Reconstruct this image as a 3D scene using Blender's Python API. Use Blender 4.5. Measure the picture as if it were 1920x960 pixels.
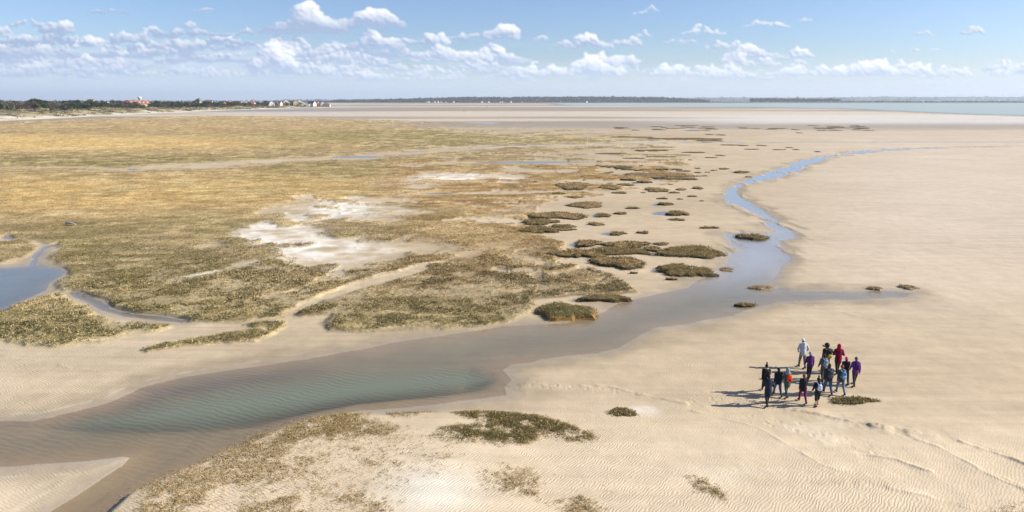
import bpy, bmesh, math, random
import numpy as np
from mathutils import Vector, Matrix

for o in list(bpy.data.objects): bpy.data.objects.remove(o)
S = bpy.context.scene
COL = S.collection
PI = math.pi

# ------------------------------------------------------------------ camera, world, sun, exposure
HC = 16.0; F = 1280.0; PITCH = math.atan(293/1280)
cam_d = bpy.data.cameras.new('camera'); cam = bpy.data.objects.new('camera', cam_d); COL.objects.link(cam)
cam_d.sensor_width = 36; cam_d.lens = 24; cam_d.clip_start = 0.5; cam_d.clip_end = 60000
cam.location = (0, 0, HC); cam.rotation_euler = (PI/2-PITCH, 0, 0)
S.camera = cam
SUN_EL = math.radians(30)
SKY_STR = 0.070; SUN_STR = 4.6; EXPO = 0.86
CLOUD_STR = 0.70; HAZE = 8e-5
SKY_TINT = (0.86, 0.93, 1.16, 1)
w = bpy.data.worlds.new('World'); S.world = w; w.use_nodes = True
wn = w.node_tree; wn.nodes.clear()
sky = wn.nodes.new('ShaderNodeTexSky'); sky.sky_type = 'NISHITA'; sky.sun_disc = False
sky.sun_elevation = SUN_EL; sky.sun_rotation = math.radians(90)
sky.altitude = 0; sky.air_density = 1.0; sky.dust_density = 0.35; sky.ozone_density = 2.5
bg = wn.nodes.new('ShaderNodeBackground'); bg.inputs[1].default_value = SKY_STR
wmx = wn.nodes.new('ShaderNodeMix'); wmx.data_type = 'RGBA'; wmx.blend_type = 'MULTIPLY'; wmx.inputs[0].default_value = 1
wmx.inputs[7].default_value = SKY_TINT
wo = wn.nodes.new('ShaderNodeOutputWorld')
wn.links.new(sky.outputs[0], wmx.inputs[6]); wn.links.new(wmx.outputs[2], bg.inputs[0]); wn.links.new(bg.outputs[0], wo.inputs[0])
sd = bpy.data.lights.new('sun', 'SUN'); sd.energy = SUN_STR; sd.angle = math.radians(0.53); sd.color = (1.0, 0.94, 0.83)
sun = bpy.data.objects.new('sun', sd); COL.objects.link(sun)
sdir = Vector((math.cos(SUN_EL), 0.02, math.sin(SUN_EL)))
sun.rotation_euler = sdir.to_track_quat('Z', 'Y').to_euler(); sun.location = (60, 0, 60)
S.view_settings.view_transform = 'Standard'; S.view_settings.look = 'None'
S.view_settings.exposure = EXPO; S.view_settings.gamma = 1; S.view_settings.use_curve_mapping = False
try:
    S.cycles.volume_bounces = 0; S.cycles.max_bounces = 6; S.cycles.transparent_max_bounces = 12
except Exception: pass

# ------------------------------------------------------------------ helpers
CP, SP = math.cos(PITCH), math.sin(PITCH)
RE = 7.4e6
def ground_z(x, y):
    j = int(np.argmin(np.abs(az-math.atan2(x, y)))); i = int(np.argmin(np.abs(rr-math.hypot(x, y)))); return float(Z[i*NA+j])
def unproj(px, py, z=0.0):
    px = np.asarray(px, float); py = np.asarray(py, float)
    x = (px-960)/F; v = -(py-480)/F
    dy = CP+v*SP; dz = -SP+v*CP
    t = (z-HC)/dz
    return x*t, dy*t
def proj(X, Y, Z):
    d = Y*CP-(Z-HC)*SP; u = Y*SP+(Z-HC)*CP
    return 960+F*X/d, 480-F*u/d
def curv(X, Y): return -(X*X+Y*Y)/(2*RE)
def ppm(py):                       # source pixels per metre for something standing at this row
    return F*(SP+(py-480)/F*CP)/HC
def sm(a, b, x):
    t = np.clip((x-a)/(b-a), 0, 1); return t*t*(3-2*t)
def hash2(ix, iy, seed):
    n = (ix.astype(np.int64)*374761393+iy.astype(np.int64)*668265263+seed*974634777) & 0x7fffffff
    n = ((n ^ (n >> 13))*1274126177) & 0x7fffffff
    n = ((n ^ (n >> 16))*668265263) & 0x7fffffff
    return ((n ^ (n >> 15)) & 0xffff)/65535.0
def vnoise(x, y, seed=0):
    ix = np.floor(x); iy = np.floor(y); fx = x-ix; fy = y-iy
    fx = fx*fx*(3-2*fx); fy = fy*fy*(3-2*fy)
    a = hash2(ix, iy, seed); b = hash2(ix+1, iy, seed); c = hash2(ix, iy+1, seed); d = hash2(ix+1, iy+1, seed)
    return (a*(1-fx)+b*fx)*(1-fy)+(c*(1-fx)+d*fx)*fy
def fbm(x, y, oct=4, seed=0, gain=0.5):
    s = 0; a = 1; t = 0; c, n = math.cos(0.6), math.sin(0.6)
    for k in range(oct):
        s = s+a*vnoise(x, y, seed+k*17); t += a; a *= gain
        x, y = (c*x-n*y)*2.03+11.3, (n*x+c*y)*2.03+5.7
    return s/t
def sdf(X, Y, pts, z=0.0, margin=30, closed=True):
    P = np.array(pts, float); wx, wy = unproj(P[:, 0], P[:, 1], z)
    out = np.full(X.shape, 1e3)
    m = (X > wx.min()-margin) & (X < wx.max()+margin) & (Y > wy.min()-margin) & (Y < wy.max()+margin)
    x = X[m]; y = Y[m]; d2 = np.full(x.shape, 1e12); inside = np.zeros(x.shape, bool)
    n = len(P)
    for i in range(n if closed else n-1):
        x0, y0 = wx[i], wy[i]; x1, y1 = wx[(i+1) % n], wy[(i+1) % n]
        ex, ey = x1-x0, y1-y0; L = ex*ex+ey*ey+1e-9
        t = np.clip(((x-x0)*ex+(y-y0)*ey)/L, 0, 1)
        d2 = np.minimum(d2, (x-x0-t*ex)**2+(y-y0-t*ey)**2)
        if closed:
            c = ((y0 > y) != (y1 > y)) & (x < (x1-x0)*(y-y0)/(y1-y0+1e-12)+x0)
            inside ^= c
    d = np.sqrt(d2)
    if closed: d = np.where(inside, -d, d)
    out[m] = d
    return out
def nodes(m):
    m.use_nodes = True; nt = m.node_tree; nt.nodes.clear(); return nt, nt.nodes, nt.links
def mk_mesh(name, V, Fc, mats, smooth=False, mi=None, col=None, extra=None):
    me = bpy.data.meshes.new(name); V = np.asarray(V, np.float32); Fc = np.asarray(Fc, np.int32)
    k = Fc.shape[1]
    me.vertices.add(len(V)); me.vertices.foreach_set('co', V.ravel())
    me.loops.add(Fc.size); me.loops.foreach_set('vertex_index', Fc.ravel())
    me.polygons.add(len(Fc)); me.polygons.foreach_set('loop_start', np.arange(0, Fc.size, k, dtype=np.int32))
    try: me.polygons.foreach_set('loop_total', np.full(len(Fc), k, np.int32))
    except Exception: pass
    if mi is not None: me.polygons.foreach_set('material_index', np.asarray(mi, np.int32))
    me.polygons.foreach_set('use_smooth', np.full(len(Fc), smooth))
    if col is not None:
        a = me.attributes.new('Col', 'FLOAT_COLOR', 'POINT')
        c = np.ones((len(V), 4), np.float32); c[:, :3] = col; a.data.foreach_set('color', c.ravel())
    for kx, v in (extra or {}).items():
        a = me.attributes.new(kx, 'FLOAT', 'POINT'); a.data.foreach_set('value', np.asarray(v, np.float32))
    for mt in (mats if isinstance(mats, (list, tuple)) else [mats]): me.materials.append(mt)
    me.update(calc_edges=True); me.validate()
    return me
def link(name, me, parent=None, loc=(0, 0, 0), rz=0):
    o = bpy.data.objects.new(name, me); COL.objects.link(o); o.location = loc; o.rotation_euler[2] = rz
    if parent: o.parent = parent
    return o
def tag(o, label=None, cat=None, group=None, kind=None):
    if label: o['label'] = label
    if cat: o['category'] = cat
    if group: o['group'] = group
    if kind: o['kind'] = kind
    return o
def empty(name, loc, rz=0):
    o = bpy.data.objects.new(name, None); COL.objects.link(o); o.location = loc; o.rotation_euler[2] = rz
    o.empty_display_size = 0.3
    return o
def copy_tree(o, parent=None):
    c = o.copy(); COL.objects.link(c)
    if parent: c.parent = parent
    for ch in list(o.children): copy_tree(ch, c)
    return c
def pmat(name, col, rough=0.8, noise=None, bump=0, spec=0.3, metal=0):
    m = bpy.data.materials.new(name); nt, N, L = nodes(m)
    b = N.new('ShaderNodeBsdfPrincipled'); o = N.new('ShaderNodeOutputMaterial'); L.new(b.outputs[0], o.inputs[0])
    b.inputs['Roughness'].default_value = rough; b.inputs['Specular IOR Level'].default_value = spec; b.inputs['Metallic'].default_value = metal
    b.inputs['Base Color'].default_value = (*col, 1)
    if noise:
        tc = N.new('ShaderNodeTexCoord'); n = N.new('ShaderNodeTexNoise'); n.inputs['Scale'].default_value = noise[0]; n.inputs['Detail'].default_value = 5
        L.new(tc.outputs['Object'], n.inputs['Vector'])
        mr = N.new('ShaderNodeMapRange'); mr.inputs[1].default_value = 0.3; mr.inputs[2].default_value = 0.7
        mr.inputs[3].default_value = 1-noise[1]; mr.inputs[4].default_value = 1+noise[1]; L.new(n.outputs[0], mr.inputs[0])
        mx = N.new('ShaderNodeMix'); mx.data_type = 'RGBA'; mx.blend_type = 'MULTIPLY'; mx.inputs[0].default_value = 1
        mx.inputs[6].default_value = (*col, 1); L.new(mr.outputs[0], mx.inputs[7]); L.new(mx.outputs[2], b.inputs['Base Color'])
        if bump:
            bp = N.new('ShaderNodeBump'); bp.inputs['Strength'].default_value = bump; bp.inputs['Distance'].default_value = 0.02
            L.new(n.outputs[0], bp.inputs['Height']); L.new(bp.outputs[0], b.inputs['Normal'])
    return m
def attr_mat(name, rough=0.9, trans=0.0):
    m = bpy.data.materials.new(name); nt, N, L = nodes(m)
    a = N.new('ShaderNodeAttribute'); a.attribute_name = 'Col'
    b = N.new('ShaderNodeBsdfPrincipled'); b.inputs['Roughness'].default_value = rough; b.inputs['Specular IOR Level'].default_value = 0.15
    o = N.new('ShaderNodeOutputMaterial'); L.new(a.outputs['Color'], b.inputs['Base Color'])
    if trans:
        t = N.new('ShaderNodeBsdfTranslucent'); L.new(a.outputs['Color'], t.inputs[0]); mx = N.new('ShaderNodeMixShader'); mx.inputs[0].default_value = trans
        L.new(b.outputs[0], mx.inputs[1]); L.new(t.outputs[0], mx.inputs[2]); L.new(mx.outputs[0], o.inputs[0])
    else: L.new(b.outputs[0], o.inputs[0])
    return m
M_FOL = attr_mat('foliage', 0.8, 0.25)
M_ATT = attr_mat('dune_ground', 0.95)

# ------------------------------------------------------------------ layout traced on the ground (picture px, laid on the real plane)
RIVER = [(-900, 800), (-300, 797), (0, 790), (57, 791), (100, 783), (200, 757), (267, 727), (333, 711), (420, 697), (500, 686), (617, 667), (750, 640), (850, 626), (940, 612),
         (1010, 608), (1060, 606), (1120, 588), (1167, 567), (1233, 551), (1293, 540), (1310, 527), (1330, 515), (1353, 507), (1360, 487), (1370, 463), (1353, 440), (1373, 434),
         (1415, 438), (1453, 435), (1433, 423), (1400, 403), (1362, 385), (1352, 365), (1367, 350), (1383, 342), (1420, 330), (1450, 320), (1480, 307), (1517, 298), (1545, 292),
         (1600, 283), (1680, 278.5), (1800, 275.5), (1905, 273.5), (1905, 275), (1800, 277), (1700, 281), (1620, 287.5), (1560, 296), (1523, 308), (1497, 323), (1447, 337), (1400, 347), (1383, 354), (1384, 364),
         (1400, 375), (1423, 387), (1447, 403), (1467, 417), (1483, 430), (1495, 448), (1463, 451), (1473, 467), (1483, 487), (1467, 500), (1455, 518), (1440, 532), (1415, 541), (1440, 545),
         (1460, 540), (1480, 545), (1590, 549), (1671, 546), (1712, 551), (1698, 557), (1590, 562), (1481, 564), (1427, 573), (1400, 582), (1373, 592), (1327, 600), (1293, 609), (1227, 617),
         (1200, 630), (1160, 653), (1120, 663), (1060, 668), (1010, 674), (993, 680), (955, 683), (937, 695), (957, 713), (945, 726), (948, 741), (880, 750), (807, 759), (733, 767), (667, 772),
         (627, 780), (567, 795), (533, 805), (490, 825), (460, 840), (410, 858), (375, 877), (340, 885), (300, 905), (240, 930), (205, 957), (170, 990), (100, 1100), (-900, 1100)]
BAR = [(-900, 885), (-300, 878), (0, 876), (67, 871), (167, 864), (230, 855), (247, 857), (233, 873), (200, 893), (150, 927), (100, 957), (20, 1010), (-60, 1100), (-900, 1400)]
DEEP = [(40, 805), (300, 756), (420, 733), (560, 712), (700, 697), (880, 688), (940, 698), (945, 722), (860, 740), (720, 755), (640, 768), (560, 780), (480, 790), (380, 800), (280, 805)]
LAGOON = [(-500, 505), (0, 503), (53, 499), (57, 494), (63, 477), (80, 463), (108, 457), (86, 468), (72, 482), (64, 497), (110, 503), (122, 510), (117, 518), (90, 530), (88, 543), (60, 557), (20, 573), (3, 585), (-500, 600)]
SIDE = [(130, 548), (150, 551), (180, 561), (190, 565), (207, 580), (250, 589), (300, 593), (350, 601), (340, 606), (300, 602), (230, 594), (187, 581), (163, 569), (135, 556)]
SEA = [(1030, 193.6), (1200, 192.9), (1400, 192.6), (2600, 193), (2600, 235), (1920, 217.5), (1780, 213), (1640, 207), (1560, 203), (1400, 200.2), (1200, 199), (1060, 198.2)]
POOLS = [  # cx, cy, half width, half height
    (1245, 401, 18, 4), (1229, 384.5, 8, 1.6), (1138, 439, 10, 2.6), (1081, 461, 12, 4), (1001, 409, 9, 3), (1233, 335, 9, 3), (1228, 477, 12, 3), (1232, 509, 12, 3),
    (1116, 404.5, 7, 2), (990, 304.7, 105, 1.5), (905, 230.5, 32, 1.2), (1190, 343, 6, 1.2), (1376, 323.5, 8, 1), (247, 317.5, 8, 1.6), (668, 294.5, 36, 2.4), (820, 363, 30, 1.2),
    (1085, 563, 12, 3), (1026, 590, 8, 5), (12, 446, 8, 2.5), (1190, 459, 8, 2), (775, 285, 22, .8), (1090, 386, 6, 2), (1300, 242, 12, .8)]
CREEK = [([(1000, 271.5), (1100, 270), (1250, 268.3), (1340, 267), (1600, 266.5), (1960, 266.5)], 1.0), ([(880, 277), (940, 273.5), (1000, 271.5)], 1.0)]
MARSH = [(-900, 236), (0, 228.5), (200, 221), (430, 216), (560, 219), (640, 223), (760, 225), (900, 233), (1000, 237), (1120, 243), (1250, 250), (1330, 258), (1345, 266), (1330, 290), (1300, 300), (1300, 335),
         (1230, 350), (1120, 365), (1020, 378), (1000, 400), (985, 432), (1060, 452), (1045, 470), (1075, 480), (1150, 505), (1195, 536), (1190, 545), (1130, 549), (1095, 548), (1000, 556), (993, 578), (950, 600),
         (905, 609), (800, 612), (700, 618), (617, 616), (605, 600), (640, 584), (560, 590), (500, 598), (400, 601), (310, 599), (250, 588), (200, 578), (190, 567), (203, 560), (150, 548), (108, 538), (108, 531), (132, 513),
         (120, 500), (95, 480), (112, 463), (70, 448), (-100, 440), (-900, 440)]
LEFT1 = [(-900, 600), (0, 582), (60, 560), (115, 546), (160, 563), (170, 583), (230, 597), (330, 607), (300, 617), (230, 630), (190, 641), (100, 650), (40, 645), (0, 637), (-900, 650)]
LEFT2 = [(-900, 445), (0, 449), (60, 450), (82, 460), (62, 474), (0, 490), (-900, 500)]
STRIP = [(268, 652), (300, 641), (400, 628), (462, 616), (462, 605), (530, 599), (532, 608), (500, 626), (480, 637), (400, 641), (300, 653), (275, 656)]
FG1 = [(452, 822), (480, 803), (535, 784), (630, 767), (670, 770), (668, 782), (740, 800), (800, 820), (870, 838), (860, 858), (760, 885), (700, 960), (600, 1100), (60, 1100), (188, 955), (235, 913), (300, 884), (340, 866), (400, 843)]
FG2 = [(808, 818), (830, 801), (880, 791), (918, 789), (870, 776), (850, 769), (900, 765), (970, 765), (1020, 773), (1060, 785), (1098, 800), (1128, 815), (1080, 815), (1020, 808), (960, 828), (900, 824), (840, 826)]
FG3 = [(725, 775), (760, 767), (805, 765), (808, 770), (770, 782), (740, 780)]
FG4 = [(930, 885), (990, 885), (1060, 895), (1110, 915), (1120, 940), (1100, 1000), (960, 1000)]
FG5 = [(1290, 890), (1320, 893), (1352, 915), (1358, 930), (1310, 915)]
FG6 = [(1860, 955), (1900, 942), (1960, 940), (1980, 990), (1850, 990)]
BANK = [(186, 962), (235, 915), (300, 886), (340, 868), (400, 845), (452, 822), (480, 803), (535, 784), (630, 767), (700, 769), (800, 767), (900, 762), (1000, 767), (1100, 790), (1300, 900), (1300, 1300), (0, 1300)]
RIBBONS = [([(540, 592), (570, 575), (600, 560), (650, 541), (700, 528), (750, 513), (790, 501), (830, 497), (900, 503), (960, 509), (985, 507)], 4.5),
           ([(1013, 515), (1006, 532), (1002, 548)], 6), ([(330, 530), (370, 518), (430, 508), (480, 490)], 4),
           ([(480, 560), (560, 545), (620, 520), (700, 470), (780, 440)], 4), ([(800, 452), (840, 462), (870, 470), (930, 460)], 5), ([(1075, 480), (1010, 470), (960, 480), (1015, 495), (1060, 505)], 3.5),
           ([(600, 492), (660, 490), (720, 470)], 4), ([(940, 400), (1000, 392), (1060, 380)], 5),
           ([(-900, 322), (0, 315.5), (150, 313.5), (240, 318)], 1.2), ([(240, 318), (330, 313), (400, 309.5), (480, 303), (560, 299), (640, 297), (720, 291), (800, 283), (880, 277), (950, 274), (1050, 271.5)], 3.4),
           ([(760, 365), (850, 363), (1000, 360), (1100, 357)], 1.8), ([(1050, 272), (1250, 269), (1350, 267)], 1.5), ([(860, 305), (1100, 305)], 3)]
WHITE = [([(440, 425), (520, 402), (600, 382), (680, 374), (770, 372), (720, 385), (780, 396), (700, 402), (650, 412), (600, 427), (640, 440), (700, 450), (760, 462), (700, 475), (600, 488), (520, 480), (470, 462)], 0.9),
         ([(745, 345), (800, 326), (900, 319), (1000, 318), (960, 330), (850, 341), (800, 348)], 0.95)]

# ------------------------------------------------------------------ terrain grid (polar, finer where it is seen)
az = np.radians(np.concatenate([np.arange(-180, -60, 6.), np.arange(-60, -46, 1.), np.arange(-46, 46, 0.062), np.arange(46, 60, 1.), np.arange(60, 180.1, 6.)]))
rows = np.concatenate([np.arange(189.2, 262, 0.5), np.arange(262, 1000, 1.15), np.arange(1000, 1900, 25.)])
_, rr = unproj(np.full(rows.shape, 960.), rows)
rr = np.concatenate([[14500, 12000, 10500], rr[(rr < 9900)], [2.0, 0.02]]); rr = np.sort(np.unique(rr))[::-1]
NA, NR = len(az), len(rr)
A, R = np.meshgrid(az, rr); X = (R*np.sin(A)).ravel(); Y = (R*np.cos(A)).ravel()
front = Y > 3
PX, PY = proj(X, np.where(front, Y, 3.), np.zeros_like(X))
PX = np.where(front, PX, np.where(X > 0, 5000, -5000)); PY = np.where(front, PY, 3000)
rng = np.random.default_rng(7)
n1 = fbm(X/2.2, Y/2.2, 4, 1); n2 = fbm(X/9, Y/9, 4, 2); n3 = fbm(X/45, Y/45, 4, 3); n4 = fbm(X/0.7, Y/0.7, 3, 4)
nst = fbm(X/240, Y/40, 4, 5)
wob = (n1-.5)*1.6+(n2-.5)*1.5
Rf = np.hypot(X, Y)
wobf = wob*np.clip(Rf/90, .15, 1.3)
d_riv = sdf(X, Y, RIVER)+wobf*.5; d_bar = sdf(X, Y, BAR)+wobf*.3
d_riv = np.maximum(d_riv, -d_bar)
d_riv = d_riv+sm(500, 440, PY)*(sm(.52, .66, fbm(X/1.5, Y/7+.3*X, 4, 65))*3.0+.25)+.9*sm(1600, 1700, PX)*sm(300, 290, PY)
d_deep = sdf(X, Y, DEEP)
d_lag = np.minimum(sdf(X, Y, LAGOON)+wobf*.4, sdf(X, Y, SIDE)+wobf*.2)
d_sea = sdf(X, Y, SEA, margin=400)+(nst-.5)*30
d_pool = np.full(X.shape, 1e3)
for cx, cy, hw, hh in POOLS:
    k = 20; a = np.linspace(0, 2*PI, k, endpoint=False)
    rad = 1+.22*np.sin(2*a+cx)+.12*np.sin(3*a+cy)
    d_pool = np.minimum(d_pool, sdf(X, Y, list(zip(cx+hw*np.cos(a)*rad, cy+hh*np.sin(a)*rad)), margin=6))
d_creek = np.full(X.shape, 1e3)
for pl, hw in CREEK:
    d_creek = np.minimum(d_creek, sdf(X, Y, pl, closed=False, margin=20)-hw*1.2*np.clip(.4+n2*1.2, 0, 2))
d_pool = np.minimum(d_pool, d_creek)
ZV = .28
def soft(poly, z=ZV, w=.5, nz=1.0, mg=30): return 1-sm(-w, w, sdf(X, Y, poly, z, mg)+wobf*nz)
n5_ = fbm(X/5+20, Y/3.2, 4, 64)
marsh = soft(MARSH, w=.7, nz=1.1)
# share of the marsh that is grown over, falling towards the bare flats on the right
cov = np.interp(PX, [-500, 380, 560, 760, 900, 1010, 1120, 1220, 1340], [1.1, 1.02, .80, .66, .64, .58, .52, .40, .25])+.25*sm(375, 330, PY)*sm(900, 700, PX)+.12*(n3-.5)
cov = cov+.30*sm(470, 560, PY)*(1-sm(1000, 1250, PX))-.28*sm(262, 235, PY)*sm(560, 760, PX)
cov += .22*sm(400, 440, PY)*sm(1100, 960, PX)*sm(420, 520, PX)
cov += .45*np.exp(-((PX-760)/330)**2-((PY-262)/9)**2)       # long green bank beyond the creek
pn = fbm(X/8.5+3, Y/7.5, 5, 21, .58)
pn = (pn-.5)*1.5+.5
thr = 1-cov
veg = marsh*sm(thr-.06, thr+.06, pn*.9+.05)
for pl, k in WHITE:
    veg *= 1-k*(1-sm(-3, 3, sdf(X, Y, pl, .2)+(n2-.5)*22+(n1-.5)*9))*sm(.66, .5, n1*.5+n2*.5)
for ir_, (pl, hw) in enumerate(RIBBONS):
    cy = np.mean([p[1] for p in pl]); wv = sdf(X, Y, pl, .15, closed=False)
    sc = hw/(F*HC/(HC/(SP+(cy-480)/F*CP))**2)      # px rows -> metres of depth
    veg *= 1-sm(sc*1.5, sc*.5, wv+(n1-.5)*max(sc*1.6, 1.2)+(n2-.5)*max(sc*2.6, 2.5))*sm(.25, .5, n2*.5+n1*.5+.12)*(.45 if ir_ in (1, 2, 3, 4, 5, 6, 7) else .8*sm(.38, .52, n5_) if ir_ == 0 else 1)
veg = np.maximum(veg, soft(LEFT1, nz=1.0)*(1-.3*sm(.54, .62, n1*.6+n2*.4))); veg = np.maximum(veg, soft(LEFT2)); veg = np.maximum(veg, soft(STRIP, w=.4, nz=1.2)*sm(.15, .35, n1))
for pl in ([(1020, 500), (1060, 492), (1110, 500), (1150, 515), (1190, 533), (1197, 544), (1150, 549), (1110, 545), (1060, 541), (1018, 530), (1008, 515)], [(935, 522), (1000, 509), (1012, 528), (1000, 548), (960, 545), (930, 536)],
           [(603, 600), (620, 585), (700, 577), (760, 575), (800, 560), (870, 550), (940, 560), (990, 575), (950, 599), (905, 609), (800, 612), (700, 618), (618, 616)],
           [(655, 572), (700, 545), (760, 525), (830, 508), (900, 513), (930, 530), (900, 549), (830, 555), (760, 570), (700, 575)], [(190, 570), (240, 545), (330, 548), (420, 555), (500, 570), (540, 585), (500, 597), (400, 601), (310, 598), (240, 588)]):
    veg = np.maximum(veg, soft(pl, w=.5, nz=1.7)*sm(.28, .42, n1*.6+n5_*.4))
fg = soft(FG1, .5, 1.0, .5)*(.30+.55*sm(880, 800, PY))*sm(.25, .6, n1*.5+n2*.5)
fg = np.maximum(fg, soft(FG2, .4, .35, .6)); fg = np.maximum(fg, soft(FG3, .4, .25, .4)); fg = np.maximum(fg, .35*soft(FG4, .3, 1.2, 1.5)*sm(.45, .6, n1))
fg = np.maximum(fg, .4*soft(FG5, .2, .4, .8)*sm(.4, .6, n1)); fg = np.maximum(fg, .6*soft(FG6, .2, .4, .8))
d_wat = np.minimum(np.minimum(d_riv, d_lag), np.minimum(d_sea, d_pool))
spk = sm(.50, .60, fbm(X/2.2+5, Y/1.5, 5, 61))*sm(400, 520, PY)*sm(1150, 1000, PX)
veg *= sm(.1, .6, d_wat); veg0 = veg.copy()
veg *= 1-.42*spk*sm(-100, 250, PX)
bank = 1-sm(-.5, .35, sdf(X, Y, BANK, .42)+wobf*.25)
# heights
sand = .09+(n2-.5)*.05+(n3-.5)*.05
bank = bank*sm(1120, 760, PX)
sand = sand+.30*bank
Z = np.minimum(sand, .015+np.maximum(d_wat, 0)*.055+bank*.28*sm(0, .4, d_wat))
frt = sm(375, 540, PY)*(1-.45*sm(500, 250, PX)*sm(560, 500, PY))
Z = Z+(veg0*(1-frt)+sm(.1, .9, veg0)*frt)*(.12+.02*frt+.05*n1)+(n4-.5)*.05*veg+(n1-.5)*.05*veg
Z = Z+fg*.05*n4
dep = np.clip(-d_riv*.055, 0, .22)+np.clip(sm(.8, -3.0, d_deep), 0, 1)*.8*sm(.1, 2.5, -d_riv)
dep = np.where(d_riv < 0, dep, 0)
dep = np.maximum(dep, np.where(d_lag < 0, np.clip(-d_lag*.16, 0, .6), 0))
dep = np.maximum(dep, np.where(d_pool < 0, np.clip(-d_pool*.25, 0.02, .12), 0))
dep = np.maximum(dep, np.where(d_sea < 0, np.clip(-d_sea*.02, 0, 2), 0))
iswat = d_wat < 0
Z = np.where(iswat, -dep+.012*np.clip(n1-.3, 0, 1)*0, Z)
# low terrace edges and tracks on the sand in the right foreground
LINES = [([(1330, 735), (1380, 744), (1430, 758), (1500, 770), (1560, 782), (1640, 800), (1720, 812), (1800, 828), (1870, 850), (1960, 885)], .055),
         ([(940, 722), (1000, 720), (1070, 722), (1140, 724), (1230, 745), (1310, 760)], .03), ([(1440, 790), (1500, 812), (1560, 835), (1630, 848)], .03),
         ([(1600, 850), (1680, 862), (1730, 880), (1745, 884)], .04), ([(1490, 566), (1560, 580), (1600, 590), (1660, 603)], .02), ([(1410, 582), (1460, 592), (1510, 604)], .02),
         ([(1560, 565), (1640, 580), (1700, 592)], .015), ([(0, 667), (70, 676), (130, 690), (220, 700)], .02), ([(1300, 770), (1420, 800), (1540, 870), (1620, 905), (1760, 935), (1950, 985)], .02),
         ([(1240, 705), (1330, 715), (1450, 718)], .01), ([(1650, 800), (1760, 838), (1840, 880), (1940, 925)], .03)]
trk = np.zeros(X.shape)
for pl, h in LINES:
    d = sdf(X, Y, pl, .1, closed=False, margin=5)+(n1-.5)*.5
    g = np.exp(-(d/.09)**2)*sm(.35, .55, n4*.5+n1*.5)
    Z += h*g*1.5+h*1.6*np.exp(-(d/.6)**2)*(n4-.3); trk = np.maximum(trk, np.exp(-(d/.6)**2))
rough_s = sm(.52, .64, fbm(X/5+9, Y/2.2, 4, 33))*sm(720, 800, PY)*sm(1150, 1400, PX)
Z += np.where(iswat, 0, rough_s*.035*(n4-.45))
for q, pl in enumerate(([(1497, 809), (1545, 818), (1590, 833), (1632, 848)], [(1410, 790), (1470, 800), (1500, 809)], [(955, 722), (1010, 726), (1075, 728), (1130, 732), (1190, 742)], [(1300, 748), (1350, 752), (1400, 762)])):
    P_ = np.array(pl, float); wx, wy = unproj(P_[:, 0], P_[:, 1], .1); sg = np.concatenate([[0], np.cumsum(np.hypot(np.diff(wx), np.diff(wy)))])
    for w_ in range(2):
        for k, u in enumerate(np.arange(0, sg[-1], .62)):
            fx = np.interp(u, sg, wx)+(.12 if k % 2 else -.12)+rng.normal(0, .16)+w_*.4; fy = np.interp(u, sg, wy)+rng.normal(0, .16)+w_*.35
            mk = (np.abs(X-fx) < .4) & (np.abs(Y-fy) < .5); d2 = ((X[mk]-fx)/.10)**2+((Y[mk]-fy)/.16)**2
            Z[mk] += (-.020*np.exp(-d2)+.008*np.exp(-(np.sqrt(d2)-1.5)**2*3))*rng.uniform(.2, 1.2)
Z += curv(X, Y)
# ------------------------------------------------------------------ ground colours
def C(r, g, b): return np.array([r, g, b])
def mixc(a, b, t): return a+(b-a)*t[:, None]
dry = C(.49, .385, .255); dry2 = C(.54, .435, .295); damp = C(.34, .27, .18); wetc = C(.22, .185, .145); bed = C(.31, .24, .15)
col = mixc(np.tile(dry, (X.size, 1)), dry2, sm(.4, .65, n3))
col = mixc(col, damp, sm(.35, .7, fbm(X/60, Y/25, 3, 44))*.35*sm(700, 500, PY))
col = mixc(col, damp, sm(.50, .66, fbm(X/16+.4*Y/16, Y/5, 5, 45))*.30*sm(900, 780, PY))
pinkish = C(.56, .465, .36)
col = mixc(col, pinkish, sm(1250, 1750, PX)*sm(720, 400, PY)*.8)
farg = C(.42, .335, .235)
col = mixc(col, farg, sm(290, 232, PY)*(.35+.65*sm(1500, 1000, PX)))
col = mixc(col, C(.29, .235, .175), sm(.47, .66, nst)*sm(262, 225, PY)*.55)
col = mixc(col, C(.27, .235, .21), np.exp(-((PX-520)/190)**2-((PY-209)/5.5)**2)*.9)
col = mixc(col, C(.53, .47, .40), np.exp(-((PX-1700)/500)**2-((PY-224)/10)**2)*.7)
col = mixc(col, C(.50, .45, .38), np.exp(-((PY-196)/2.2)**2)*.6)
near = sm(720, 860, PY)
col = mixc(col, C(.62, .50, .345), near*.7)
col = mixc(col, C(.68, .63, .53), near*np.exp(-((PX-810)/90)**2-((PY-935)/50)**2)*.8)
nbd = fbm(X/900, Y/150, 4, 66); fb = sm(256, 232, PY)
col = mixc(col, C(.57, .49, .39), sm(.52, .60, nbd)*fb*.75); col = mixc(col, C(.24, .215, .19), sm(.47, .40, nbd)*fb*.55)
col = mixc(col, C(.60, .555, .49), .85*sm(1100, 1500, PX)*np.exp(-((PY-224)/8.5)**4))
# bleached sand
for (cx, cy, rx, ry, k) in [(505, 442, 85, 34, 1), (600, 470, 120, 26, .7), (640, 395, 110, 18, .7), (850, 335, 95, 10, .65), (700, 500, 200, 40, .25), (1205, 772, 42, 10, .35), (1600, 752, 45, 8, .4), (380, 520, 80, 12, .4)]:
    col = mixc(col, C(.95, .92, .86), np.clip(k*1.5, 0, 1)*np.exp(-((PX-cx)/rx)**2-((PY-cy)/ry)**2)*sm(.3, .6, n1*.4+n2*.6))
col = mixc(col, C(.66, .58, .45), rough_s*.28*sm(.4, .6, n1))
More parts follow.
